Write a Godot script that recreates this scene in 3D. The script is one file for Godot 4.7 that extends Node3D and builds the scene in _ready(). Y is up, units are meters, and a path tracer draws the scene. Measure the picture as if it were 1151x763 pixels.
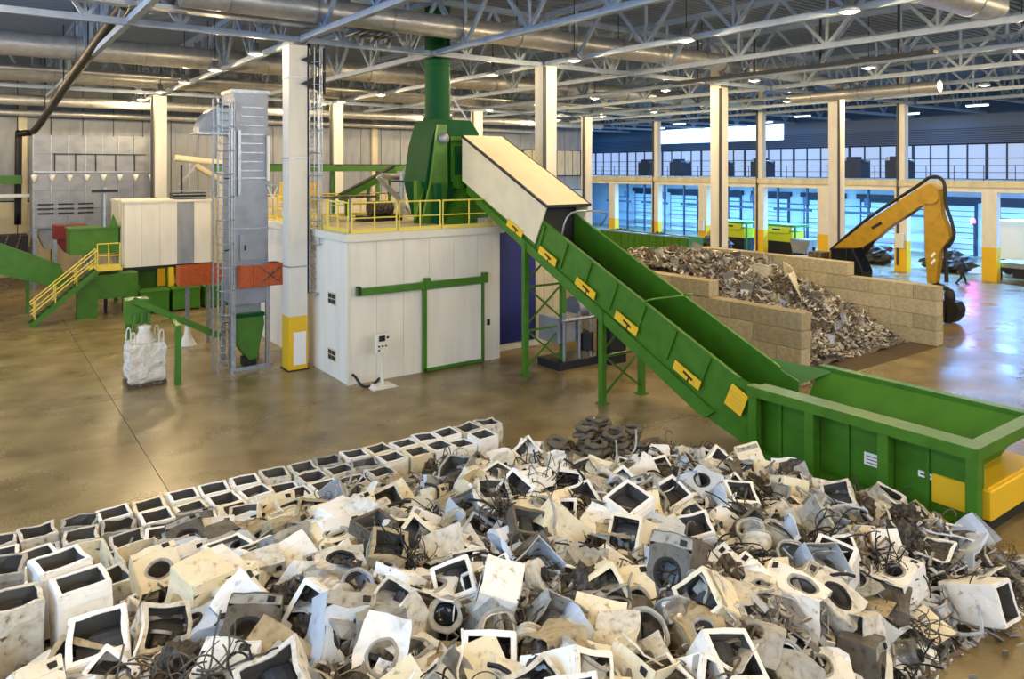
extends Node3D
# A recycling hall: X runs towards the annex, -Z runs towards the far wall, one unit is one metre.
# W(v, h, u) is a point v metres along X, h metres up and u metres along -Z.

var M := {}
var used := {}
var cache := {}
var rng := RandomNumberGenerator.new()

func _ready():
	rng.seed = 7
	# --- camera: eye 8 m up, level, lens shifted down so that columns stay upright
	var cam := Camera3D.new()
	cam.name = "camera"
	add_child(cam)
	cam.position = Vector3(0, 8, 0)
	cam.rotation_degrees = Vector3(0, -36, 0)
	cam.set_frustum(2.0 * 0.1 * 381.5 / 840.0, Vector2(0, -0.1 * 192.5 / 840.0), 0.1, 400.0)
	cam.current = true
	# --- air outside, exposure
	var we := WorldEnvironment.new()
	we.name = "environment"
	var env := Environment.new()
	env.background_mode = Environment.BG_SKY
	var sky := Sky.new()
	var pm := ProceduralSkyMaterial.new()
	pm.sky_top_color = Color(0.30, 0.50, 0.85)
	pm.sky_horizon_color = Color(0.62, 0.75, 0.92)
	pm.ground_bottom_color = Color(0.25, 0.25, 0.25)
	pm.ground_horizon_color = Color(0.5, 0.55, 0.6)
	sky.sky_material = pm
	env.sky = sky
	env.tonemap_mode = Environment.TONE_MAPPER_LINEAR
	env.tonemap_exposure = 2.05
	env.sdfgi_enabled = true
	env.ssao_enabled = true
	env.ssil_enabled = true
	we.environment = env
	add_child(we)
	# --- large lights: cold daylight of the high window bands behind the camera and on its side
	daylight("daylight_rear", W(21, 12.2, -25.5), Vector2(66, 5.0), 0.0, Color(0.62, 0.81, 1.0), 1.0)
	daylight("daylight_side", W(-15.5, 12.2, 16), Vector2(50, 5.0), -PI / 2, Color(0.60, 0.80, 1.0), 1.5)
	materials()
	structure()
	roof()
	high_bay_lamps()
	annex()
	shredder_house()
	conveyor()
	bunker()
	left_plant()
	excavator()
	person()
	far_things()
	heap()

func daylight(called, at, size, turn, color, energy):
	var a := AreaLight3D.new()     # shines along its own -Z
	a.name = called
	add_child(a)
	a.position = at
	a.rotation.y = turn
	a.area_size = size
	a.light_color = color
	a.light_energy = energy
	a.area_normalize_energy = false
	a.area_range = 150.0
	a.area_attenuation = 2.0
	a.shadow_enabled = true

# ------------------------------------------------------------------ helpers
func W(v, h, u) -> Vector3:
	return Vector3(v, h, -u)

func numbered(called: String) -> String:
	if not used.has(called):
		used[called] = 0
		return called
	used[called] += 1
	return "%s_%03d" % [called, used[called]]

func tag(o, label = "", category = "", group = "", kind = ""):
	if label != "": o.set_meta("label", label)
	if category != "": o.set_meta("category", category)
	if group != "": o.set_meta("group", group)
	if kind != "": o.set_meta("kind", kind)
	return o

func thing(called, label, category, at = Vector3.ZERO, group = "") -> Node3D:
	var o := Node3D.new()
	o.name = numbered(called)
	add_child(o)
	o.position = at
	tag(o, label, category, group)
	return o

func struct(called, at = Vector3.ZERO) -> Node3D:
	var o := Node3D.new()
	o.name = numbered(called)
	add_child(o)
	o.position = at
	o.set_meta("kind", "structure")
	return o

func mi(called, mesh, mat, parent, xf: Transform3D) -> MeshInstance3D:
	var o := MeshInstance3D.new()
	o.name = numbered(called) if parent == self else called
	o.mesh = mesh
	o.material_override = mat
	o.cast_shadow = GeometryInstance3D.SHADOW_CASTING_SETTING_ON
	parent.add_child(o, true)
	if parent == self:
		o.transform = xf
	else:
		o.transform = parent.global_transform.affine_inverse() * xf
	return o

func r3(x) -> float:
	return snappedf(x, 0.001)

func box_mesh(size: Vector3) -> Mesh:
	var k = "b%.3f,%.3f,%.3f" % [size.x, size.y, size.z]
	if not cache.has(k):
		var m := BoxMesh.new()
		m.size = size
		cache[k] = m
	return cache[k]

func bx(parent, called, c: Vector3, size: Vector3, mat, basis = Basis()) -> MeshInstance3D:
	return mi(called, box_mesh(size), mat, parent, Transform3D(basis, c))

func along(a: Vector3, b: Vector3) -> Basis:
	# basis whose z runs from a to b, y as upright as can be
	var z := (b - a).normalized()
	var up := Vector3.UP if absf(z.y) < 0.98 else Vector3.RIGHT
	var x := up.cross(z).normalized()
	return Basis(x, z.cross(x), z)

func bar(parent, called, a: Vector3, b: Vector3, w, h, mat) -> MeshInstance3D:
	return mi(called, box_mesh(Vector3(w, h, r3(a.distance_to(b)))), mat, parent, Transform3D(along(a, b), (a + b) * 0.5))

func rod(parent, called, a: Vector3, b: Vector3, r, mat, r2 = -1.0, sides = 16) -> MeshInstance3D:
	if r2 < 0: r2 = r
	var l := r3(a.distance_to(b))
	var k = "c%.3f,%.3f,%.3f,%d" % [r, r2, l, sides]
	if not cache.has(k):
		var m := CylinderMesh.new()
		m.bottom_radius = r
		m.top_radius = r2
		m.height = l
		m.radial_segments = sides
		m.rings = 1
		cache[k] = m
	var z := along(a, b)
	return mi(called, cache[k], mat, parent, Transform3D(Basis(z.x, z.z, -z.y), (a + b) * 0.5))

func quad(st: SurfaceTool, a, b, c, d):
	# corners counter-clockwise seen from outside
	st.add_vertex(a); st.add_vertex(c); st.add_vertex(b)
	st.add_vertex(a); st.add_vertex(d); st.add_vertex(c)

func tri(st: SurfaceTool, a, b, c):
	st.add_vertex(a); st.add_vertex(c); st.add_vertex(b)

func begin(flat = true) -> SurfaceTool:
	var st := SurfaceTool.new()
	st.begin(Mesh.PRIMITIVE_TRIANGLES)
	st.set_smooth_group(-1 if flat else 0)
	return st

func done(st: SurfaceTool) -> ArrayMesh:
	st.generate_normals()
	return st.commit()

func st_box(st, c: Vector3, s: Vector3, b = Basis()):
	var h := s * 0.5
	var p := []
	for i in 8:
		p.append(c + b * Vector3(h.x if i & 1 else -h.x, h.y if i & 2 else -h.y, h.z if i & 4 else -h.z))
	quad(st, p[4], p[5], p[7], p[6]); quad(st, p[1], p[0], p[2], p[3])
	quad(st, p[5], p[1], p[3], p[7]); quad(st, p[0], p[4], p[6], p[2])
	quad(st, p[6], p[7], p[3], p[2]); quad(st, p[0], p[1], p[5], p[4])

# box with chamfered edges
func cham(size: Vector3, b: float) -> Mesh:
	var k = "h%.3f,%.3f,%.3f,%.3f" % [size.x, size.y, size.z, b]
	if cache.has(k): return cache[k]
	var st := begin()
	var h := size * 0.5
	var i := h - Vector3(b, b, b)
	for s in [-1, 1]:
		var f: Callable = func(p, q, r, t):
			if s > 0: quad(st, p, q, r, t)
			else: quad(st, t, r, q, p)
		f.call(Vector3(s * h.x, -i.y, i.z), Vector3(s * h.x, -i.y, -i.z), Vector3(s * h.x, i.y, -i.z), Vector3(s * h.x, i.y, i.z))
		f.call(Vector3(-i.x, s * h.y, i.z), Vector3(i.x, s * h.y, i.z), Vector3(i.x, s * h.y, -i.z), Vector3(-i.x, s * h.y, -i.z))
		f.call(Vector3(-i.x, -i.y, s * h.z), Vector3(i.x, -i.y, s * h.z), Vector3(i.x, i.y, s * h.z), Vector3(-i.x, i.y, s * h.z))
		for t in [-1, 1]:
			var g: Callable = func(p, q, r, w):
				if s * t > 0: quad(st, p, q, r, w)
				else: quad(st, w, r, q, p)
			g.call(Vector3(s * h.x, t * i.y, i.z), Vector3(s * h.x, t * i.y, -i.z), Vector3(s * i.x, t * h.y, -i.z), Vector3(s * i.x, t * h.y, i.z))
			g.call(Vector3(i.x, s * h.y, t * i.z), Vector3(-i.x, s * h.y, t * i.z), Vector3(-i.x, s * i.y, t * h.z), Vector3(i.x, s * i.y, t * h.z))
			g.call(Vector3(s * i.x, i.y, t * h.z), Vector3(s * i.x, -i.y, t * h.z), Vector3(s * h.x, -i.y, t * i.z), Vector3(s * h.x, i.y, t * i.z))
			for w in [-1, 1]:
				var a := Vector3(s * h.x, t * i.y, w * i.z); var c := Vector3(s * i.x, t * h.y, w * i.z); var d := Vector3(s * i.x, t * i.y, w * h.z)
				if s * t * w > 0: tri(st, a, c, d)
				else: tri(st, d, c, a)
	cache[k] = done(st)
	return cache[k]

func cbx(parent, called, c: Vector3, size: Vector3, mat, b = 0.02, basis = Basis()) -> MeshInstance3D:
	return mi(called, cham(size, b), mat, parent, Transform3D(basis, c))

# swept round tube through points
func st_tube(st: SurfaceTool, pts: Array, r, sides = 8, closed = false):
	var n := pts.size()
	var rings := []
	var side := Vector3.ZERO
	for i in n:
		var t: Vector3
		if closed: t = (pts[(i + 1) % n] - pts[(i - 1 + n) % n]).normalized()
		else: t = (pts[mini(i + 1, n - 1)] - pts[maxi(i - 1, 0)]).normalized()
		if side == Vector3.ZERO:
			side = t.cross(Vector3.UP if absf(t.y) < 0.9 else Vector3.RIGHT).normalized()
		side = (side - t * side.dot(t)).normalized()
		var o := t.cross(side)
		var ring := []
		for k in sides:
			var a: float = TAU * k / sides
			ring.append(pts[i] + (side * cos(a) + o * sin(a)) * r)
		rings.append(ring)
	for i in (n if closed else n - 1):
		var p = rings[i]
		var q = rings[(i + 1) % n]
		for k in sides:
			var l: int = (k + 1) % sides
			quad(st, p[k], p[l], q[l], q[k])
	if not closed:
		for k in range(1, sides - 1):
			tri(st, rings[0][0], rings[0][k + 1], rings[0][k])
			tri(st, rings[n - 1][0], rings[n - 1][k], rings[n - 1][k + 1])

func tube(parent, called, pts: Array, r, mat, sides = 8, closed = false) -> MeshInstance3D:
	var st := begin(false)
	if pts.size() > 2 and not closed:
		var fine := []
		for i in pts.size() - 1:
			for k in 4:
				var a: Vector3 = pts[i]
				fine.append(a.cubic_interpolate(pts[i + 1], pts[maxi(i - 1, 0)], pts[mini(i + 2, pts.size() - 1)], k / 4.0))
		fine.append(pts[-1])
		pts = fine
	st_tube(st, pts, r, sides, closed)
	return mi(called, done(st), mat, parent, Transform3D())

# polygon in the x-y plane given a thickness along z
func prism_mesh(poly: PackedVector2Array, depth: float) -> ArrayMesh:
	var st := begin()
	if Geometry2D.is_polygon_clockwise(poly):
		poly.reverse()
	var ix := Geometry2D.triangulate_polygon(poly)
	var z := depth * 0.5
	var up := func(i, s): return Vector3(poly[i].x, poly[i].y, s)
	for k in range(0, ix.size(), 3):
		var a := ix[k]; var b := ix[k + 1]; var c := ix[k + 2]
		if (poly[b] - poly[a]).cross(poly[c] - poly[a]) < 0:
			var t := b; b = c; c = t
		tri(st, up.call(a, z), up.call(b, z), up.call(c, z))
		tri(st, up.call(a, -z), up.call(c, -z), up.call(b, -z))
	for k in poly.size():
		var l: int = (k + 1) % poly.size()
		quad(st, up.call(k, -z), up.call(l, -z), up.call(l, z), up.call(k, z))
	return done(st)

func prism(parent, called, pts: Array, depth, mat, xf: Transform3D) -> MeshInstance3D:
	return mi(called, prism_mesh(PackedVector2Array(pts), depth), mat, parent, xf)

# polygon of [u, h] points standing at v (its thickness runs along v)
func prism_uh(parent, called, v, pts: Array, depth, mat) -> MeshInstance3D:
	# local x = u direction (-Z), local y = up, local z = +X... right-handed: x(-Z) cross y(Y) = z(+X)
	return prism(parent, called, pts, depth, mat, Transform3D(Basis(Vector3(0, 0, -1), Vector3.UP, Vector3(1, 0, 0)), Vector3(v, 0, 0)))

# polygon of [v, h] points standing at u
func prism_vh(parent, called, u, pts: Array, depth, mat) -> MeshInstance3D:
	return prism(parent, called, pts, depth, mat, Transform3D(Basis(), Vector3(0, 0, -u)))

# profile of [r, y] turned about y
func lathe_mesh(prof: Array, sides = 20, flat = false) -> ArrayMesh:
	var st := begin(flat)
	for i in prof.size() - 1:
		var p: Vector2 = prof[i]
		var q: Vector2 = prof[i + 1]
		for k in sides:
			var a: float = TAU * k / sides
			var b: float = TAU * (k + 1) / sides
			var pa := Vector3(p.x * cos(a), p.y, -p.x * sin(a)); var pb := Vector3(p.x * cos(b), p.y, -p.x * sin(b))
			var qa := Vector3(q.x * cos(a), q.y, -q.x * sin(a)); var qb := Vector3(q.x * cos(b), q.y, -q.x * sin(b))
			if p.x > 0.0001 and q.x > 0.0001: quad(st, pa, pb, qb, qa)
			elif q.x > 0.0001: tri(st, pa, qb, qa)
			elif p.x > 0.0001: tri(st, pa, pb, qa)
	return done(st)

func lathe(parent, called, at: Vector3, prof: Array, mat, sides = 20, basis = Basis()) -> MeshInstance3D:
	return mi(called, lathe_mesh(prof, sides), mat, parent, Transform3D(basis, at))

func text(parent, called, s, size, depth, mat, xf) -> MeshInstance3D:
	var t := TextMesh.new()
	var f := SystemFont.new()
	f.font_names = PackedStringArray(["Droid Sans"])
	f.font_weight = 700
	t.font = f
	t.text = s
	t.font_size = 32
	t.pixel_size = size / 32.0
	t.depth = depth
	return mi(called, t, mat, parent, xf)

# ------------------------------------------------------------------ materials
func noise_tex(sd, freq, oct, stops: Array, size = 512, grain = 0) -> ImageTexture:
	var n := FastNoiseLite.new()
	n.seed = sd
	n.noise_type = FastNoiseLite.TYPE_SIMPLEX_SMOOTH
	n.frequency = freq
	n.fractal_octaves = oct
	n.fractal_gain = 0.55
	var im := n.get_seamless_image(size, size)
	var raw := im.get_data()
	var g := Gradient.new()
	var offs := PackedFloat32Array(); var cols := PackedColorArray()
	for s in stops:
		offs.append(s[0]); cols.append(s[1])
	g.offsets = offs; g.colors = cols
	var lut := PackedByteArray()
	for i in 256:
		var c := g.sample(i / 255.0)
		lut.append(int(clampf(c.r, 0, 1) * 255)); lut.append(int(clampf(c.g, 0, 1) * 255)); lut.append(int(clampf(c.b, 0, 1) * 255))
	var out := PackedByteArray()
	out.resize(size * size * 3)
	var j := 0
	var gr := RandomNumberGenerator.new()
	gr.seed = sd
	for i in size * size:
		var q := raw[i] * 3
		if grain > 0:
			q = clampi(raw[i] + gr.randi_range(-grain, grain), 0, 255) * 3
		out[j] = lut[q]; out[j + 1] = lut[q + 1]; out[j + 2] = lut[q + 2]
		j += 3
	return ImageTexture.create_from_image(Image.create_from_data(size, size, false, Image.FORMAT_RGB8, out))

func c8(r, g, b) -> Color:
	return Color(r / 255.0, g / 255.0, b / 255.0)

func grey(x) -> Color:
	return Color(x, x, x)

func mat(called, color: Color, rough = 0.6, metal = 0.0) -> StandardMaterial3D:
	var m := StandardMaterial3D.new()
	m.resource_name = called
	m.albedo_color = color
	m.roughness = rough
	m.metallic = metal
	M[called] = m
	return m

# colour times a texture looked up by position (in the world, or in the thing's own axes)
func mat_tex(called, color, tex, scale: Vector3, rough = 0.6, metal = 0.0, world = true) -> StandardMaterial3D:
	var m := mat(called, color, rough, metal)
	m.albedo_texture = tex
	m.uv1_triplanar = true
	m.uv1_world_triplanar = world
	m.uv1_scale = scale
	return m

func glow(called, color, energy) -> StandardMaterial3D:
	var m := mat(called, color, 0.5)
	m.emission_enabled = true
	m.emission = color
	m.emission_energy_multiplier = energy
	return m

func materials():
	var dirt := noise_tex(11, 0.012, 5, [[0.0, grey(0.62)], [0.35, grey(0.86)], [0.6, grey(0.97)], [1.0, grey(1.0)]])
	var mott := noise_tex(12, 0.012, 5, [[0.0, grey(0.82)], [0.5, grey(0.92)], [1.0, grey(1.0)]])
	var paint := noise_tex(13, 0.006, 4, [[0.0, grey(0.86)], [0.5, grey(0.96)], [1.0, grey(1.0)]])
	var clean := noise_tex(14, 0.005, 4, [[0.0, grey(0.94)], [0.5, grey(0.98)], [1.0, grey(1.0)]])
	var conc := noise_tex(21, 0.007, 8, [[0.0, c8(92, 78, 48)], [0.3, c8(120, 103, 66)], [0.5, c8(129, 112, 74)], [0.7, c8(137, 120, 81)], [1.0, c8(160, 141, 100)]], 1024, 26)
	var rgh := noise_tex(22, 0.008, 2, [[0.0, grey(0.22)], [0.5, grey(0.31)], [1.0, grey(0.42)]], 512, 30)
	var f := mat_tex("floor", Color.WHITE, conc, Vector3(0.06, 0.06, 0.075))
	f.roughness_texture = rgh
	f.roughness = 1.0
	f.metallic_specular = 0.5
	mat("joint", c8(40, 33, 22), 0.9)
	mat_tex("wall_white", c8(226, 222, 208), clean, Vector3(0.3, 0.06, 0.3), 0.7)
	mat_tex("wall_grey", c8(150, 156, 166), paint, Vector3(0.4, 0.1, 0.4), 0.6)
	mat_tex("wall_cream", c8(216, 206, 178), paint, Vector3(0.3, 0.1, 0.3), 0.7)
	mat("gap", c8(34, 34, 36), 0.9)
	mat("deck", c8(122, 136, 158), 0.5, 0.2)
	mat_tex("truss", c8(150, 166, 188), paint, Vector3(0.4, 0.4, 0.4), 0.5)
	mat_tex("column", c8(226, 222, 210), clean, Vector3(0.5, 0.12, 0.5), 0.65)
	mat("column_trim", c8(64, 66, 72), 0.6)
	mat("safety_yellow", c8(228, 182, 28), 0.5)
	mat("rail_yellow", c8(226, 204, 84), 0.5)
	mat_tex("galv", c8(176, 182, 190), mott, Vector3(0.7, 0.7, 0.7), 0.34, 0.75)
	mat_tex("duct", c8(196, 198, 200), mott, Vector3(0.35, 0.9, 0.9), 0.36, 0.55)
	mat_tex("zinc_sheet", c8(150, 155, 164), paint, Vector3(0.2, 0.3, 0.2), 0.42, 0.45)
	mat("dark_steel", c8(36, 38, 42), 0.5, 0.3)
	mat("black", c8(18, 18, 20), 0.55)
	mat("rubber", c8(34, 33, 33), 0.8)
	mat_tex("green", c8(66, 121, 24), paint, Vector3(0.4, 0.4, 0.4), 0.42)
	mat_tex("green_deep", c8(6, 78, 40), paint, Vector3(0.4, 0.2, 0.4), 0.6)
	M.green_deep.metallic_specular = 0.3
	mat_tex("enclosure", c8(232, 228, 216), clean, Vector3(0.5, 0.08, 0.5), 0.6)
	mat_tex("cover_cream", c8(232, 220, 186), clean, Vector3(0.3, 0.3, 0.3), 0.6)
	mat_tex("sand_wall", c8(206, 196, 162), paint, Vector3(0.3, 0.3, 0.3), 0.7)
	mat("navy", c8(26, 36, 112), 0.5)
	mat("sticker", c8(236, 190, 40), 0.45)
	mat("ink", c8(40, 30, 20), 0.7)
	mat("white_paint", c8(236, 234, 228), 0.5)
	mat_tex("orange", c8(192, 86, 28), mott, Vector3(0.8, 0.8, 0.8), 0.55)
	mat("red_dark", c8(120, 30, 26), 0.6)
	mat_tex("bag", c8(232, 226, 212), mott, Vector3(1.2, 1.2, 1.2), 0.85)
	mat("blue_grey", c8(176, 192, 206), 0.5)
	mat("door_blue", c8(190, 206, 220), 0.5)
	mat("frame_dark", c8(32, 42, 58), 0.6)
	mat("band_blue", c8(66, 84, 106), 0.5)
	mat("lime", c8(190, 196, 32), 0.5)
	mat("cab_glass", c8(20, 24, 30), 0.1)
	mat_tex("cat_yellow", c8(180, 140, 20), paint, Vector3(0.5, 0.5, 0.5), 0.45)
	mat("chrome", c8(210, 212, 216), 0.15, 1.0)
	mat("skin", c8(190, 140, 112), 0.6)
	mat("cloth_dark", c8(30, 32, 40), 0.9)
	mat("cloth_blue", c8(38, 46, 66), 0.9)
	for i in 5:
		var k: float = [0.92, 1.0, 1.07, 0.84, 0.97][i]
		mat_tex("block_%d" % i, Color(0.79 * k, 0.73 * k, 0.58 * k), mott, Vector3(0.6 + 0.05 * i, 0.7, 0.63), 0.85)
	# scrap: enamel with grime and rust blotches, in each thing's own axes
	var grime := noise_tex(31, 0.011, 5, [[0.0, c8(140, 122, 96)], [0.11, c8(200, 190, 172)], [0.18, c8(234, 230, 221)], [0.3, c8(246, 244, 239)], [1.0, c8(251, 250, 247)]])
	var grime2 := noise_tex(32, 0.016, 6, [[0.0, c8(96, 82, 62)], [0.16, c8(156, 146, 128)], [0.3, c8(208, 203, 191)], [0.6, c8(228, 225, 216)], [1.0, c8(240, 238, 232)]])
	var rusty := noise_tex(33, 0.015, 6, [[0.0, c8(38, 28, 20)], [0.35, c8(74, 58, 42)], [0.55, c8(104, 92, 76)], [1.0, c8(150, 142, 130)]])
	var dark := noise_tex(34, 0.02, 6, [[0.0, c8(16, 15, 14)], [0.4, c8(44, 40, 36)], [0.65, c8(84, 77, 68)], [1.0, c8(150, 140, 126)]])
	var sc := Vector3(0.7, 0.7, 0.7)
	mat_tex("enamel", c8(250, 250, 248), grime, sc, 0.38, 0.0, false)
	mat_tex("enamel_dirty", c8(240, 238, 232), grime2, sc, 0.5, 0.0, false)
	mat_tex("enamel_cream", c8(244, 234, 204), grime, sc * 1.1, 0.42, 0.0, false)
	mat_tex("enamel_grey", c8(186, 188, 188), grime2, sc, 0.45, 0.1, false)
	mat_tex("enamel_bluish", c8(196, 208, 224), grime, sc, 0.42, 0.0, false)
	mat_tex("enamel_tan", c8(196, 182, 152), grime2, sc, 0.5, 0.0, false)
	mat_tex("enamel_dark", c8(112, 108, 102), grime2, sc, 0.5, 0.1, false)
	mat_tex("rust", Color.WHITE, rusty, sc * 1.2, 0.7, 0.2, false)
	mat_tex("sooty", Color.WHITE, dark, sc * 1.4, 0.6, 0.2, false)
	mat_tex("steel_scrap", c8(170, 168, 164), mott, sc * 1.5, 0.35, 0.7, false)
	mat_tex("tyre", c8(118, 110, 98), grime2, sc * 2.0, 0.85, 0.0, false)
	mat("shade_liner", c8(100, 98, 93), 0.6, 0.2)  # zinc grey, darkened to put shade into the cabinet openings
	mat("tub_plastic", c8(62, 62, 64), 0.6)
	mat("amber", c8(206, 168, 86), 0.4)
	mat_tex("shred", Color.WHITE, rusty, Vector3(3, 3, 3), 0.6, 0.2, true)
	M["shred"].vertex_color_use_as_albedo = true
	M["shred"].albedo_texture = mott
	mat_tex("bunker_dust", c8(88, 74, 52), mott, Vector3(0.4, 0.4, 0.4), 0.85)
	mat("scrap_mix", Color.WHITE, 0.65, 0.1)
	M["scrap_mix"].vertex_color_use_as_albedo = true
	glow("lamp_lens", Color(1.0, 0.95, 0.82), 3.0)
	glow("lamp_cool", Color(0.80, 0.92, 1.0), 4.0)
	glow("window_cool", Color(0.70, 0.85, 1.0), 1.6)
	glow("window_pale", Color(0.72, 0.80, 0.92), 0.34).albedo_color = c8(110, 124, 150)
	glow("signal_pink", Color(1.0, 0.25, 0.65), 6.0)
	var gl := mat("glass", Color(0.75, 0.85, 0.9, 0.16), 0.05)
	gl.transparency = BaseMaterial3D.TRANSPARENCY_ALPHA

# ------------------------------------------------------------------ the hall
const ROWS := [-26.0, 16.2, 29.05, 42.0, 54.0, 66.0]
const LINES := [-16.0, 4.0, 35.8, 58.6, 74.0]

func structure():
	var f := struct("floor")
	bx(f, "joint_bed", W(35, -0.14, 30), Vector3(102, 0.2, 128), M.joint)
	for i in ROWS.size() - 1:
		for j in LINES.size() - 1:
			var u0: float = ROWS[i]; var u1: float = ROWS[i + 1]
			var v0: float = LINES[j]; var v1: float = LINES[j + 1]
			bx(f, "slab", W((v0 + v1) / 2, -0.05, (u0 + u1) / 2), Vector3(v1 - v0 - 0.022, 0.1, u1 - u0 - 0.022), M.floor)
	bx(f, "slab", W(66.3, -0.05, 79), Vector3(15.3, 0.1, 25.9), M.floor)
	# far wall: tall sheet panels with dark joints, cream below and grey above
	var wb := struct("wall_back")
	bx(wb, "backing", W(21.3, 7.8, 66.35), Vector3(74.6, 16.2, 0.3), M.gap)
	var x := -16.0
	while x < 58.0:
		bx(wb, "panel", W(x + 1.05, 10.75, 66.1), Vector3(2.04, 10.3, 0.14), M.wall_grey)
		bx(wb, "panel", W(x + 1.05, 2.75, 66.1), Vector3(2.04, 5.5, 0.14), M.wall_cream)
		x += 2.1
	for v in [3.2, 17.4, 24.6, 31.5]:
		bx(wb, "pilaster", W(v, 6.6, 65.85), Vector3(0.55, 13.2, 0.3), M.wall_cream)
	var w1 := struct("window_1")
	bx(w1, "window_frame", W(53.5, 8.6, 65.9), Vector3(8.6, 3.0, 0.12), M.frame_dark)
	for i in 7:
		bx(w1, "pane", W(50.0 + i * 1.18, 8.6, 65.82), Vector3(1.06, 2.8, 0.06), M.wall_cream)
	var wl := struct("wall_left")
	bx(wl, "lower_wall", W(-16.15, 4.9, 20), Vector3(0.3, 9.8, 92), M.wall_cream)
	bx(wl, "upper_wall", W(-16.15, 15.3, 20), Vector3(0.3, 1.2, 92), M.wall_grey)
	for k in 20:
		bx(wl, "window_pane", W(-16.1, 12.25, -23.7 + 4.6 * k), Vector3(0.1, 4.86, 4.4), M.window_pale)
		bx(wl, "window_post", W(-16.1, 12.25, -26.0 + 4.6 * k), Vector3(0.2, 4.9, 0.2), M.frame_dark)
	var wr := struct("wall_rear")
	bx(wr, "lower_wall", W(28, 4.9, -26.15), Vector3(88, 9.8, 0.3), M.wall_cream)
	bx(wr, "upper_wall", W(28, 15.3, -26.15), Vector3(88, 1.2, 0.3), M.wall_grey)
	for k in 19:
		bx(wr, "window_pane", W(-13.7 + 4.6 * k, 12.25, -26.1), Vector3(4.4, 4.86, 0.1), M.window_pale)
		bx(wr, "window_post", W(-16.0 + 4.6 * k, 12.25, -26.1), Vector3(0.2, 4.9, 0.2), M.frame_dark)
	# columns
	var spots := [[10.55, 29.3, "by the caged ladder"], [22.5, 28.2, "beside the inclined conveyor cover"], [37.2, 29.6, "behind the far corner of the block bunker"],
		[46.8, 27.6, "behind the yellow boom"], [10.5, 55.2, "beside the grey filter house"], [22.7, 54.0, "behind the shredder house roof"], [35.6, 54.2, "far behind the green stack"], [48.3, 54.2, "near the far end of the annex"]]
	for s in spots:
		var t := thing("column", "tall cream square column with yellow foot " + s[2], "column", W(s[0], 0, s[1]), "hall columns")
		var p: Vector3 = t.position
		var top := 15.7 if s[0] == 37.2 else 12.88     # this one stands clear of the trusses and reaches the deck
		bx(t, "shaft", p + Vector3(0, (2.14 + top) / 2, 0), Vector3(0.74, r3(top - 2.14), 0.74), M.column)
		bx(t, "yellow_foot", p + Vector3(0, 1.07, 0), Vector3(0.76, 2.14, 0.76), M.safety_yellow)
		bx(t, "base_plate", p + Vector3(0, 0.02, 0), Vector3(0.9, 0.04, 0.9), M.dark_steel)
		if s[0] > 20 and s[1] < 40:
			bx(t, "cable_channel", p + Vector3(-0.36, 7.5, 0.37), Vector3(0.14, 10.7, 0.1), M.column_trim)
		elif s[1] > 40:
			bx(t, "cable_channel", p + Vector3(-0.5, 7.5, 0.1), Vector3(0.16, 10.7, 0.16), M.column_trim)
		else:
			bx(t, "notice", p + Vector3(0.06, 0.86, 0.385), Vector3(0.5, 1.3, 0.012), M.white_paint)
			for h in [4.1, 8.4, 11.6]:
				bx(t, "strap", p + Vector3(0, h, 0), Vector3(0.78, 0.05, 0.78), M.galv)

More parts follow.
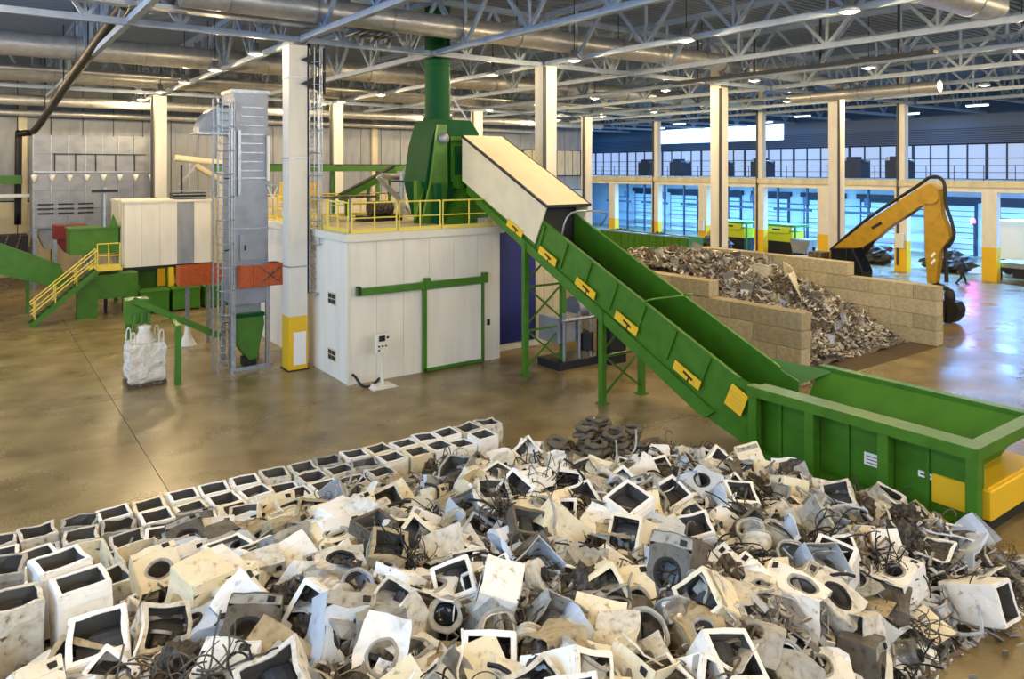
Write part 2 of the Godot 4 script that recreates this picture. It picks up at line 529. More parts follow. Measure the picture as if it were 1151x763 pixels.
func roof():
	# ribbed steel deck, ribs along X
	var c := struct("ceiling")
	var st := begin()
	var z := -26.5
	var y := 15.72
	while z < 92.0:
		var a := [[z, y], [z + 0.16, y], [z + 0.2, y + 0.12], [z + 0.36, y + 0.12], [z + 0.4, y]]
		for i in 4:
			var v1 := 58.6 if a[i][0] > 66.5 else -16.5
			quad(st, W(v1, a[i][1], a[i][0]), W(89, a[i][1], a[i][0]), W(89, a[i + 1][1], a[i + 1][0]), W(v1, a[i + 1][1], a[i + 1][0]))
		z += 0.4
	mi("deck", done(st), M.deck, c, Transform3D())
	bx(c, "roof_board", W(36, 16.1, 33), Vector3(108, 0.3, 122), M.gap)
	# trusses along u
	var n := 0
	for i in 10:
		var v := 4.4 + 6.0 * i
		if i == 9: v = 58.6
		for b in 3:
			var u0: float = [2.0, 28.2, 54.2][b]
			var u1: float = [28.0, 54.0, 65.8][b]
			var t := thing("roof_truss", "light grey steel roof truss %s, %s from the filter house side" % [["near span", "middle span", "far span"][b], ["first", "second", "third", "fourth", "fifth", "sixth", "seventh", "eighth", "ninth", "tenth"][i]], "truss", W(v, 13, u0), "roof trusses")
			var panels: int = 6 if b < 2 else 3
			truss(t, W(v, 0, u0), W(v, 0, u1), panels)
			n += 1
	for r in 2:
		var u: float = [28.4, 54.2][r]
		for b in 5:
			var v0 := -1.4 + 12.0 * b
			var t := thing("edge_truss", "light grey lengthwise truss on the %s column row, %s bay from the filter house" % [["near", "far"][r], ["first", "second", "third", "fourth", "fifth"][b]], "truss", W(v0, 13, u), "lengthwise trusses")
			truss(t, W(v0 + 0.1, 0, u), W(v0 + 11.9, 0, u), 4)
	# ducts
	duct("ventilation_duct", "thick zinc ventilation duct crossing above the filter house", W(-15.6, 13.7, 41), W(57, 13.7, 41), 0.56)
	duct("ventilation_duct", "zinc ventilation duct beside the far column row", W(-15.6, 13.5, 51.5), W(57, 13.5, 51.5), 0.46)
	duct("ventilation_duct", "zinc ventilation duct passing over the near column row", W(5.6, 13.75, 26.2), W(33, 13.75, 26.2), 0.46)
	duct("ventilation_duct", "thinner end run of the zinc duct over the block bunker", W(33.2, 13.55, 26.2), W(46, 13.4, 26.4), 0.3)
	duct("ventilation_duct", "short wide zinc duct hanging above the hopper end", W(18, 13.6, 11.2), W(28.8, 13.6, 11.2), 0.52)
	duct("ventilation_duct", "pale duct running along the roof truss over the excavator", W(45.4, 12.75, 20.4), W(45.4, 12.75, 30), 0.34)
	duct("ventilation_duct", "zinc duct close to the far wall panels", W(-15.6, 12.7, 61.5), W(57, 12.7, 61.5), 0.36)
	duct("ventilation_duct", "slim zinc duct right against the far wall", W(-15.6, 12.0, 64.6), W(50, 12.0, 64.6), 0.22)
	duct("steel_pipe", "slim grey pipe crossing between the two thick ducts", W(-15.6, 13.2, 46.5), W(57, 13.2, 46.5), 0.1)
	# black exhaust pipe dropping to the far wall
	var bp := thing("black_pipe", "black exhaust pipe sloping under the roof to the far wall", "pipe", W(3.6, 4, 63))
	tube(bp, "pipe", [W(4.6, 14.3, 25), W(4.1, 12.4, 44), W(3.75, 10.7, 61.6), W(3.3, 10.5, 63), W(2.9, 10.4, 63.4), W(2.85, 9.9, 63.5), W(2.8, 4.0, 63.5)], 0.22, M.black, 10)
	for q in [[4.55, 13.9, 29.0], [4.28, 13.0, 38.0], [4.05, 12.2, 46.0], [3.85, 11.3, 55.0]]:
		bar(bp, "hanger", W(q[0], q[1], q[2]), W(q[0], 15.6, q[2]), 0.06, 0.06, M.black)
	# cable trays
	var ct := thing("cable_tray", "grey cable tray on hangers beside the near column row", "cable tray", W(5, 13.2, 26.8))
	bx(ct, "tray", W(4.4, 13.35, 27.0), Vector3(14.6, 0.16, 0.5), M.galv)
	for k in 6:
		bx(ct, "bracket", W(-2.0 + k * 2.5, 13.62, 27.0), Vector3(0.12, 0.4, 0.42), M.dark_steel)
	var c2 := thing("cable_tray", "dark cable tray below the roof over the block bunker", "cable tray", W(31.8, 12.8, 22))
	bx(c2, "tray", W(31.9, 12.75, 21.5), Vector3(0.4, 0.14, 14), M.black)
	for k in 4:
		bx(c2, "hanger", W(31.9, 13.9, 16.0 + k * 3.6), Vector3(0.08, 2.3, 0.08), M.black)
	# air outlet with slats by the ladder column
	var ao := thing("air_outlet", "slatted silver air outlet unit above the ladder column", "air outlet", W(13.2, 13, 27.5))
	bx(ao, "housing", W(13.0, 14.2, 27.52), Vector3(2.3, 1.2, 1.3), M.galv)
	bx(ao, "inner_duct", W(13.0, 13.5, 27.52), Vector3(1.5, 0.5, 0.9), M.zinc_sheet)
	for k in 7:
		bx(ao, "slat", W(12.1 + k * 0.3, 13.25, 27.2), Vector3(0.24, 0.05, 1.0), M.galv, Basis(Vector3(0, 0, 1), 0.5))
	for k in 3:
		bar(ao, "fin", W(12.4 + k * 0.6, 12.9, 27.0), W(12.7 + k * 0.6, 13.3, 28.0), 0.08, 0.3, M.zinc_sheet)
	for k in 4:
		bar(ao, "hanger", W(12.0 + (k % 2) * 2.0, 14.7, 27.1 + (k / 2) * 0.8), W(12.0 + (k % 2) * 2.0, 15.7, 27.1 + (k / 2) * 0.8), 0.05, 0.05, M.dark_steel)
	for k in 2:
		var br := thing("wall_bracket", ["upper", "lower"][k] + " dark wedge bracket bolted to the ladder column", "bracket", W(10.75, 12.2 - k * 0.9, 28.9))
		prism_vh(br, "gusset", 28.75, [Vector2(10.6, 12.3 - k * 0.95), Vector2(11.5, 12.75 - k * 0.95), Vector2(11.5, 12.0 - k * 0.95)], 0.12, M.dark_steel)
		bx(br, "plate", W(11.5, 12.35 - k * 0.95, 28.75), Vector3(0.06, 0.9, 0.4), M.dark_steel)

func truss(t, a: Vector3, b: Vector3, panels: int):
	var lo := 13.0
	var hi := 15.3
	var d := (b - a) / panels
	var L := func(p, h): return Vector3(p.x, h, p.z)
	bar(t, "bottom_chord", L.call(a, lo), L.call(b, lo), 0.22, 0.22, M.truss)
	bar(t, "top_chord", L.call(a, hi), L.call(b, hi), 0.24, 0.24, M.truss)
	for k in panels:
		var m := a + d * (k + 0.5)
		bar(t, "vertical", L.call(m, lo), L.call(m, hi), 0.1, 0.1, M.truss)
		bar(t, "diagonal", L.call(m, lo), L.call(a + d * k, hi), 0.13, 0.13, M.truss)
		bar(t, "diagonal", L.call(m, lo), L.call(a + d * (k + 1), hi), 0.13, 0.13, M.truss)

func duct(called, label, a: Vector3, b: Vector3, r):
	var t := thing(called, label, "duct" if r > 0.15 else "pipe", a, "overhead ducts")
	rod(t, "tube", a, b, r, M.duct, r, 24)
	if r < 0.15: return
	var n := int(a.distance_to(b) / 3.0)
	var d := (b - a).normalized()
	for k in n:
		var p := a + (b - a) * ((k + 0.5) / n)
		rod(t, "flange", p - d * 0.03, p + d * 0.03, r + 0.035, M.galv, r + 0.035, 24)
		if k % 2 == 0:
			bar(t, "hanger", p + Vector3(0, r, 0), Vector3(p.x, 15.7, p.z), 0.03, 0.03, M.dark_steel)

func high_bay_lamps():
	var prof := [Vector2(0.05, 0.46), Vector2(0.11, 0.45), Vector2(0.12, 0.2), Vector2(0.2, 0.16), Vector2(0.31, 0.0), Vector2(0.33, 0.0), Vector2(0.215, 0.19), Vector2(0.14, 0.23), Vector2(0.13, 0.48), Vector2(0.0, 0.49)]
	var shade := lathe_mesh(prof, 20)
	var lens := lathe_mesh([Vector2(0.0, -0.035), Vector2(0.2, -0.025), Vector2(0.305, 0.02), Vector2(0.0, 0.03)], 20)
	for v in [-2.0, 9.7, 21.7, 34.6, 47.2]:
		for k in 14:
			var u := -19.62 + 6.4 * k
			if k == 13: u = 60.38
			if v == 9.7 and u > 12 and u < 28: continue
			var p := W(v, 12.75, u)
			var t := thing("high_bay_lamp", "round white high-bay lamp hanging from the roof trusses", "lamp", p, "high-bay lamps")
			mi("shade", shade, M.galv, t, Transform3D(Basis(), p))
			mi("lens", lens, M.lamp_lens, t, Transform3D(Basis(), p))
			rod(t, "drop_rod", p + Vector3(0, 0.48, 0), Vector3(p.x, 15.73, p.z), 0.02, M.dark_steel, 0.02, 6)
			var l := OmniLight3D.new()
			l.name = "high_bay_light"
			add_child(l, true)
			l.position = p + Vector3(0, -0.05, 0)
			l.omni_range = 90.0
			l.omni_attenuation = 2.0
			l.light_size = 0.04
			l.light_color = Color(1.0, 0.875, 0.66)
			l.light_energy = 12.5
			l.shadow_enabled = true

# ------------------------------------------------------------------ annex beyond the column line, lit cold
func annex():
	var us := [3.4, 9.9, 16.4, 22.9, 29.1, 35.6, 41.9, 48.4, 54.7, 61.2, 67.6, 74.0, 80.5, 87.0]
	var named := ["first", "second", "third", "fourth", "fifth", "sixth", "seventh", "eighth", "ninth", "tenth", "eleventh", "twelfth", "thirteenth", "fourteenth"]
	for i in us.size():
		var u: float = us[i]
		if u > 66.5: continue
		var t := thing("annex_column", "cream annex column with yellow foot, %s along the annex front" % named[i], "column", W(58.6, 0, u), "annex front columns")
		bx(t, "shaft", W(58.6, 4.35, u), Vector3(0.62, 3.9, 0.95), M.column)
		bx(t, "yellow_foot", W(58.6, 1.2, u), Vector3(0.64, 2.4, 0.97), M.safety_yellow)
		if i % 2 == 0:
			bx(t, "upper_post", W(58.6, 11.3, u), Vector3(0.6, 8.4, 0.6), M.column)
			bx(t, "cable_channel", W(58.25, 8.0, u + 0.2), Vector3(0.1, 15.0, 0.16), M.column_trim)
		if u == 29.1 or u == 48.4:
			bx(t, "switch_box", W(58.15, 2.4, u), Vector3(0.25, 1.1, 0.6), M.wall_white)
	var bm := struct("trim_1")
	bx(bm, "upper_beam", W(58.55, 6.86, 20.0), Vector3(0.7, 0.48, 92), M.wall_cream)
	bx(bm, "lower_beam", W(58.65, 6.45, 20.0), Vector3(0.5, 0.34, 92), M.wall_white)
	bx(bm, "slab", W(66.2, 6.85, 33), Vector3(15.0, 0.3, 118), M.wall_cream)
	# far annex wall
	var wr := struct("wall_right")
	bx(wr, "lower_wall", W(74.3, 3.3, 33), Vector3(0.3, 6.7, 118), M.blue_grey)
	bx(wr, "band", W(74.3, 11.05, 33), Vector3(0.3, 1.5, 118), M.band_blue)
	bx(wr, "upper_wall", W(74.3, 13.8, 33), Vector3(0.3, 4.0, 118), M.band_blue)
	bx(wr, "backing", W(74.5, 8.7, 33), Vector3(0.2, 3.8, 118), M.gap)
	for k in 8:
		bx(wr, "rail", W(74.1, 10.45 + k * 0.17, 33), Vector3(0.06, 0.06, 118), M.frame_dark)
	var we := struct("wall_annex_end")
	bx(we, "wall", W(66.5, 8, 92), Vector3(16, 16.4, 0.3), M.blue_grey)
	bx(we, "wall", W(66.5, 8, -26.2), Vector3(16, 16.4, 0.3), M.blue_grey)
	bx(we, "return_wall", W(58.6, 8, 79), Vector3(0.3, 16.4, 26), M.blue_grey)
	# mezzanine glazing
	var wg := struct("window_2")
	var u := 22.0
	var i := 0
	while u < 90.0:
		bx(wg, "pane", W(74.15, 8.6, u), Vector3(0.06, 3.1, 1.5), M.window_pale)
		bx(wg, "mullion", W(74.08, 8.6, u + 0.8), Vector3(0.12, 3.2, 0.12 if i % 4 else 0.24), M.frame_dark)
		u += 1.62
		i += 1
	bx(wg, "transom", W(74.06, 8.9, 55), Vector3(0.08, 0.07, 68), M.frame_dark)
	# lit clerestory panes
	var wc := struct("window_3")
	for k in 5:
		bx(wc, "window_pane", W(74.1, 12.1, 52.0 + k * 4.0), Vector3(0.1, 1.8, 3.9), M.window_cool)
	for k in 9:
		var q := 22.9 + 6.4 * k
		var at := thing("annex_truss", "grey roof truss across the annex, %s from the white truck" % named[k], "truss", W(59, 13, q), "annex trusses")
		truss(at, W(59.0, 0, q), W(74.0, 0, q), 4)
	# guard rail on the mezzanine edge
	var gr := thing("mezzanine_railing", "thin dark railing along the mezzanine edge above the cream beam", "railing", W(58.9, 7.1, 40))
	for k in 2:
		bx(gr, "rail", W(58.95, 7.7 + k * 0.5, 40), Vector3(0.04, 0.04, 54), M.frame_dark)
	for k in 28:
		bx(gr, "post", W(58.95, 7.65, 13.5 + k * 2.0), Vector3(0.04, 1.1, 0.04), M.frame_dark)
	# roller doors and racks behind the openings
	for k in range(2, 11):
		var c: float = (us[k] + us[k + 1]) / 2
		var d := struct("door_%d" % (k - 1))
		bx(d, "frame", W(74.05, 2.5, c), Vector3(0.14, 5.0, 4.6), M.frame_dark)
		for r in 9:
			bx(d, "slat", W(73.95, 0.3 + r * 0.5, c), Vector3(0.1, 0.44, 4.2), M.door_blue)
		bx(d, "header", W(73.9, 5.1, c), Vector3(0.3, 0.5, 5.2), M.frame_dark)
		var q := c + 0.6
		if k > 3:
			var g := thing("pipe_gantry", "dark blue pipe gantry frame before the %s annex roller door" % named[k - 2], "frame", W(69, 0, q), "annex pipe frames")
			for s in [-1.9, 1.5]:
				bx(g, "post", W(69, 3.1, q + s), Vector3(0.18, 6.2, 0.18), M.frame_dark)
			bx(g, "crossbar", W(69, 3.7, q - 0.2), Vector3(0.16, 0.22, 4.4), M.frame_dark)
			bx(g, "crossbar", W(69, 4.3, q - 0.4), Vector3(0.12, 0.14, 3.4), M.frame_dark)
			rod(g, "valve", W(68.8, 4.3, q - 1.9), W(68.8, 5.1, q - 1.9), 0.3, M.frame_dark)
		# cold tubes under the slab: fitting, glowing tube and its light
		for s in [-1.6, 1.7]:
			lamp_tube("tube_lamp", W(64.5, 6.5, c + s), 1.5, 88.0)
	# cold lights on the mezzanine
	for k in 8:
		lamp_tube("mezzanine_lamp", W(64.0 + (k % 2) * 5.0, 12.9, 25.98 + k * 7.6), 1.6, 36.0)
	var sp := thing("signal_lamp", "small pink signal lamp glowing in the annex", "lamp", W(70, 3.6, 29))
	lathe(sp, "lamp_dome", W(69.6, 3.5, 28.6), [Vector2(0.2, -0.2), Vector2(0.2, 0.05), Vector2(0.12, 0.18), Vector2(0, 0.22)], M.signal_pink, 12)
	bx(sp, "holder", W(69.75, 3.4, 28.6), Vector3(0.2, 0.5, 0.2), M.frame_dark)
	bx(sp, "post", W(69.85, 1.6, 28.6), Vector3(0.1, 3.2, 0.1), M.frame_dark)
	var pl := OmniLight3D.new()
	pl.name = "signal_light"
	add_child(pl)
	pl.position = W(69.35, 3.55, 28.6)
	pl.light_color = Color(1.0, 0.25, 0.65)
	pl.light_energy = 2.5
	pl.light_size = 0.15
	pl.omni_range = 60.0
	pl.omni_attenuation = 2.0
	pl.shadow_enabled = true

func lamp_tube(called, p: Vector3, length, energy):
	var t := thing(called, "cold white tube lamp " + ("under the annex slab" if called == "tube_lamp" else "over the mezzanine"), "lamp", p, "cold tube lamps " + ("below" if called == "tube_lamp" else "above"))
	bx(t, "fitting", p + Vector3(0, 0.1, 0), Vector3(0.4, 0.1, length), M.white_paint)
	bx(t, "lamp_tube", p + Vector3(0, 0.0, 0), Vector3(0.3, 0.08, length - 0.1), M.lamp_cool)
	if p.y > 8:
		for s in [-0.5, 0.5]:
			bx(t, "drop_rod", Vector3(p.x, (p.y + 15.62) / 2 + 0.05, p.z + s * 0.8), Vector3(0.03, 15.62 - p.y, 0.03), M.dark_steel)
	var a := AreaLight3D.new()
	a.name = "tube_light"
	add_child(a, true)
	a.position = p + Vector3(0, -0.06, 0)
	a.rotation_degrees = Vector3(-90, 0, 0)
	a.area_size = Vector2(0.3, length)
	a.light_color = Color(0.42, 0.70, 1.0)
	a.light_energy = energy
	a.area_normalize_energy = true
	a.area_range = 60.0
	a.area_attenuation = 2.0
	a.shadow_enabled = true

# ------------------------------------------------------------------ white shredder house with the green shredder on its roof
func shredder_house():
	var t := thing("shredder_house", "white panelled shredder house with green sliding door and flat roof", "building", W(11.3, 0, 25.8))
	var v0 := 11.3; var v1 := 18.1; var u0 := 25.8; var u1 := 36.0; var H := 5.3
	bx(t, "core", W((v0 + v1) / 2, H / 2, (u0 + u1) / 2), Vector3(v1 - v0 - 0.12, H, u1 - u0 - 0.12), M.gap)
	# sandwich panels, one by one
	var n := 6
	for i in n:
		var w := (v1 - v0) / n
		bx(t, "wall_panel", W(v0 + w * (i + 0.5), H / 2, u0 + 0.03), Vector3(w - 0.012, H, 0.07), M.enclosure)
	for i in 9:
		var w := (u1 - u0) / 9
		bx(t, "wall_panel", W(v0 + 0.03, H / 2, u0 + w * (i + 0.5)), Vector3(0.07, H, w - 0.012), M.enclosure)
	bx(t, "wall_panel", W(v1 - 0.03, H / 2, (u0 + u1) / 2), Vector3(0.07, H, u1 - u0), M.enclosure)
	bx(t, "corner_trim", W(v0, H / 2, u0), Vector3(0.09, H, 0.09), M.wall_white)
	# roof slab with rim
	bx(t, "roof_slab", W((v0 + v1) / 2, H + 0.12, (u0 + u1) / 2), Vector3(v1 - v0 + 0.3, 0.28, u1 - u0 + 0.3), M.wall_white)
	bx(t, "roof_floor", W((v0 + v1) / 2, H + 0.27, (u0 + u1) / 2), Vector3(v1 - v0, 0.03, u1 - u0), M.sand_wall)
	# sliding door with green frame and rail
	var d := bx(t, "sliding_door", W(15.78, 1.68, u0 - 0.1), Vector3(2.6, 3.1, 0.08), M.enclosure)
	bx(d, "door_frame", W(14.42, 1.7, u0 - 0.13), Vector3(0.15, 3.3, 0.13), M.green)
	bx(d, "door_frame", W(17.15, 1.7, u0 - 0.13), Vector3(0.1, 3.3, 0.13), M.green)
	bx(d, "door_frame", W(15.78, 0.1, u0 - 0.13), Vector3(2.8, 0.13, 0.13), M.green)
	bx(t, "door_rail", W(14.4, 3.42, u0 - 0.16), Vector3(5.7, 0.26, 0.2), M.green)
	bx(t, "rail_stop", W(11.62, 3.48, u0 - 0.2), Vector3(0.1, 0.3, 0.26), M.dark_steel)
	for v in [14.5, 17.2]:
		bx(t, "roller_hanger", W(v, 3.5, u0 - 0.2), Vector3(0.22, 0.42, 0.2), M.green)
	bx(t, "push_button", W(17.5, 1.6, u0 - 0.05), Vector3(0.09, 0.24, 0.1), M.dark_steel)
	# vent grilles on the side
	for h in [3.0, 0.85]:
		var g := bx(t, "vent_grille", W(v0 - 0.02, h, u0 + 1.45), Vector3(0.06, 0.46, 0.72), M.wall_cream)
		for k in 2:
			for q in 2:
				bx(g, "opening", W(v0 - 0.045, h - 0.1 + q * 0.2, u0 + 1.28 + k * 0.34), Vector3(0.03, 0.16, 0.3), M.dark_steel)
	# set-back wall with the blue roller door
	var b := thing("annex_wall", "sand coloured wall block with navy blue roller door beside the shredder house", "building", W(18.1, 0, 27))
	bx(b, "wall", W(20.25, 2.9, 31.3), Vector3(4.1, 5.8, 8.9), M.sand_wall)
	bx(b, "plinth", W(20.25, 0.15, 26.8), Vector3(4.1, 0.3, 0.12), M.wall_white)
	bx(b, "blue_door", W(19.45, 2.75, 26.76), Vector3(2.5, 4.9, 0.14), M.navy)
	for k in 3:
		bx(b, "wall_panel", W(21.0 + k * 0.5, 2.9, 26.8), Vector3(0.48, 5.7, 0.1), M.sand_wall)
	# railing in framed sections
	railing("roof_railing", "yellow pipe railing along the front edge of the shredder house roof", [W(11.4, 5.56, 25.85), W(13.35, 5.56, 25.85), W(15.3, 5.56, 25.85), W(17.9, 5.56, 25.85)])
	railing("roof_railing", "yellow pipe railing along the ladder side of the shredder house roof", [W(11.4, 5.56, 26.0), W(11.4, 5.56, 28.0), W(11.4, 5.56, 30.0), W(11.4, 5.56, 32.0), W(11.4, 5.56, 34.0)])
	railing("roof_railing", "yellow pipe railing at the back of the shredder house roof", [W(11.5, 5.56, 35.9), W(13.6, 5.56, 35.9), W(15.7, 5.56, 35.9), W(17.9, 5.56, 35.9)])
	# control panel on its stand
	var c := thing("control_panel", "small white control panel on a pedestal before the shredder house", "control panel", W(12.25, 0, 24.9))
	prism_vh(c, "foot_plate", 24.9, [Vector2(11.75, 0), Vector2(12.75, 0), Vector2(12.6, 0.09), Vector2(11.9, 0.09)], 0.6, M.wall_white)
	bx(c, "post", W(12.25, 0.68, 24.95), Vector3(0.1, 1.2, 0.1), M.wall_white)
	var pn := bx(c, "panel", W(12.25, 1.6, 24.95), Vector3(0.52, 0.7, 0.16), M.wall_white)
	bx(pn, "screen", W(12.2, 1.78, 24.86), Vector3(0.24, 0.2, 0.02), M.black)
	for k in 4:
		rod(pn, "button", W(12.08 + (k % 3) * 0.14, 1.5 - (k / 3) * 0.14, 24.87), W(12.08 + (k % 3) * 0.14, 1.5 - (k / 3) * 0.14, 24.83), 0.035, M.dark_steel, 0.03, 8)
	rod(pn, "button", W(12.43, 1.8, 24.87), W(12.43, 1.8, 24.83), 0.045, M.dark_steel, 0.04, 8)
	tube(c, "cable", [W(12.2, 0.3, 25.05), W(12.0, 0.06, 25.2), W(11.75, 0.05, 25.1), W(11.55, 0.1, 25.2), W(11.45, 0.34, 25.5), W(11.42, 0.4, 25.7)], 0.05, M.rubber, 6)
	# green stack and shredder
	var s := thing("green_shredder", "dark green shredder head on the roof fed by the inclined conveyor", "shredder", W(17.3, 5.57, 29.3))
	prism_vh(s, "body", 29.4, [Vector2(16.25, 9.0), Vector2(16.6, 10.15), Vector2(18.3, 10.15), Vector2(18.75, 9.6), Vector2(18.9, 8.0), Vector2(18.6, 6.9), Vector2(17.9, 5.9), Vector2(16.4, 5.9), Vector2(16.0, 7.4)], 2.0, M.green_deep)
	prism_vh(s, "side_flange", 28.25, [Vector2(16.1, 7.2), Vector2(16.5, 9.9), Vector2(16.95, 9.9), Vector2(17.0, 7.2), Vector2(16.8, 5.62), Vector2(15.7, 5.62)], 0.16, M.green)
	prism_vh(s, "front_frame", 28.3, [Vector2(17.2, 7.4), Vector2(17.2, 9.2), Vector2(18.7, 9.2), Vector2(18.75, 7.4)], 0.14, M.green)
	for k in 2:
		bx(s, "door_panel", W(17.62 + k * 0.64, 8.25, 28.2), Vector3(0.5, 1.5, 0.08), M.green_deep)
	bx(s, "cross_rib", W(17.9, 9.3, 28.2), Vector3(1.6, 0.18, 0.2), M.green)
	lathe(s, "bearing", W(16.75, 9.3, 28.15), [Vector2(0, -0.16), Vector2(0.25, -0.16), Vector2(0.25, 0.1), Vector2(0.1, 0.16), Vector2(0, 0.16)], M.zinc_sheet, 16, Basis(Vector3(1, 0, 0), PI / 2))
	prism_vh(s, "dark_chute", 28.1, [Vector2(16.5, 5.6), Vector2(17.6, 7.1), Vector2(18.3, 7.1), Vector2(18.8, 6.2), Vector2(18.8, 5.6)], 0.9, M.green)
	for v in [15.9, 18.7]:
		bx(s, "support_leg", W(v, 6.5, 28.9), Vector3(0.26, 1.9, 0.3), M.green)
	bx(s, "hydraulic_unit", W(16.3, 6.5, 27.9), Vector3(0.26, 1.7, 0.3), M.green_deep)
	bx(s, "motor", W(17.5, 7.4, 28.1), Vector3(0.4, 0.6, 0.4), M.green)
	bar(s, "stay", W(15.6, 5.7, 28.6), W(16.3, 7.6, 28.8), 0.12, 0.12, M.green)
	var k := thing("green_stack", "tall round dark green exhaust stack rising from the shredder to the roof", "stack", W(17.25, 10.1, 29.5))
	rod(k, "pipe", W(17.25, 10.1, 29.5), W(17.25, 15.6, 29.5), 0.58, M.green_deep, 0.58, 32)
	rod(k, "collar", W(17.25, 10.1, 29.5), W(17.25, 10.3, 29.5), 0.7, M.green_deep, 0.66, 32)
	rod(k, "collar", W(17.25, 12.6, 29.5), W(17.25, 12.7, 29.5), 0.62, M.green_deep, 0.62, 32)
	bar(k, "guy_bar", W(17.8, 11.2, 29.1), W(18.6, 9.8, 28.6), 0.06, 0.06, M.galv)
	# machinery behind, on and past the roof
	var g := thing("belt_conveyor", "long level green belt conveyor behind the shredder house roof", "conveyor", W(11, 6.9, 39))
	bx(g, "frame", W(16.4, 8.0, 39.5), Vector3(12.5, 0.35, 0.9), M.green)
	bx(g, "belt", W(16.4, 8.2, 39.5), Vector3(12.5, 0.05, 0.7), M.rubber)
	for q in 5:
		bx(g, "leg", W(11 + q * 2.7, 4.0, 39.5), Vector3(0.18, 8.0, 0.18), M.green)
	var h := thing("sloping_conveyor", "short sloping green conveyor behind the roof railing", "conveyor", W(15, 5.6, 36.5))
	bar(h, "frame", W(15.0, 6.5, 35.2), W(17.9, 7.9, 35.2), 0.7, 0.3, M.green)
	bar(h, "belt", W(15.0, 6.7, 35.2), W(17.9, 8.1, 35.2), 0.5, 0.05, M.rubber)
	for q in 3:
		bx(h, "leg", W(15.3 + q * 1.2, 6.05 + q * 0.25, 35.2), Vector3(0.12, 1.0 + q * 0.5, 0.12), M.green)
	var p := thing("dust_pipework", "silver suction pipes and ladder frame beside the green shredder", "pipework", W(16, 5.6, 33.5))
	rod(p, "pipe", W(16.4, 7.6, 33.5), W(19.4, 7.55, 33.5), 0.16, M.duct)
	rod(p, "pipe", W(16.2, 7.6, 33.5), W(18.0, 5.7, 33.2), 0.13, M.duct)
	rod(p, "pipe", W(18.2, 7.6, 33.4), W(16.6, 5.7, 33.2), 0.11, M.duct)
	rod(p, "riser", W(17.4, 5.6, 33.2), W(17.4, 7.8, 33.2), 0.14, M.duct)
	rod(p, "pipe", W(18.4, 7.6, 33.4), W(19.9, 9.5, 33.2), 0.13, M.duct)
	rod(p, "pipe", W(17.6, 7.6, 33.6), W(18.6, 9.1, 33.6), 0.11, M.duct)
	for q in 6:
		bar(p, "rung", W(17.7 + q * 0.18, 7.75 + q * 0.27, 33.6), W(18.5 + q * 0.2, 7.7 + q * 0.27, 33.3), 0.05, 0.05, M.galv)
	bx(p, "platform", W(18.4, 7.35, 33.4), Vector3(2.6, 0.08, 0.8), M.dark_steel)
	var yb := thing("yellow_machine", "yellow machine housing behind the ladder column", "machine", W(12.8, 5.6, 34))
	bx(yb, "housing", W(12.6, 6.9, 34.2), Vector3(1.6, 0.95, 1.2), M.safety_yellow)
	bx(yb, "base", W(12.6, 6.0, 34.2), Vector3(1.4, 0.85, 1.0), M.rail_yellow)
	for q in 3:
		rod(yb, "nozzle", W(12.2 + q * 0.4, 7.35, 34.2), W(12.2 + q * 0.4, 7.9, 34.2), 0.1, M.galv, 0.06, 8)
	var dx := thing("roof_motor", "brown drive motor block behind the roof railing", "motor", W(15, 5.57, 33))
	bx(dx, "base", W(15.3, 5.7, 31.5), Vector3(1.9, 0.25, 1.0), M.dark_steel)
	rod(dx, "motor", W(14.8, 6.15, 31.5), W(15.9, 6.15, 31.5), 0.34, M.rust)
	bx(dx, "tray", W(13.6, 6.7, 32.0), Vector3(3.2, 0.1, 1.2), M.rust)
	for q in 4:
		bx(dx, "post", W(12.2 + q * 0.95, 6.1, 32.0), Vector3(0.08, 1.1, 0.08), M.galv)

func railing(called, label, pts: Array, height = 1.15, matl = "rail_yellow", toe = true):
	var t := thing(called, label, "railing", pts[0])
	for i in pts.size() - 1:
		var a: Vector3 = pts[i]
		var b: Vector3 = pts[i + 1]
		var d := (b - a).normalized() * 0.06
		a += d; b -= d
		var up := Vector3(0, height, 0)
		for p in [a, (a + b) / 2, b]:
			rod(t, "post", p, p + up, 0.03, M[matl], 0.03, 8)
		rod(t, "top_rail", a + up, b + up, 0.032, M[matl], 0.032, 8)
		rod(t, "mid_rail", a + up * 0.5, b + up * 0.5, 0.025, M[matl], 0.025, 8)
		if toe:
			bar(t, "toe_board", a + Vector3(0, 0.08, 0), b + Vector3(0, 0.08, 0), 0.03, 0.16, M[matl])

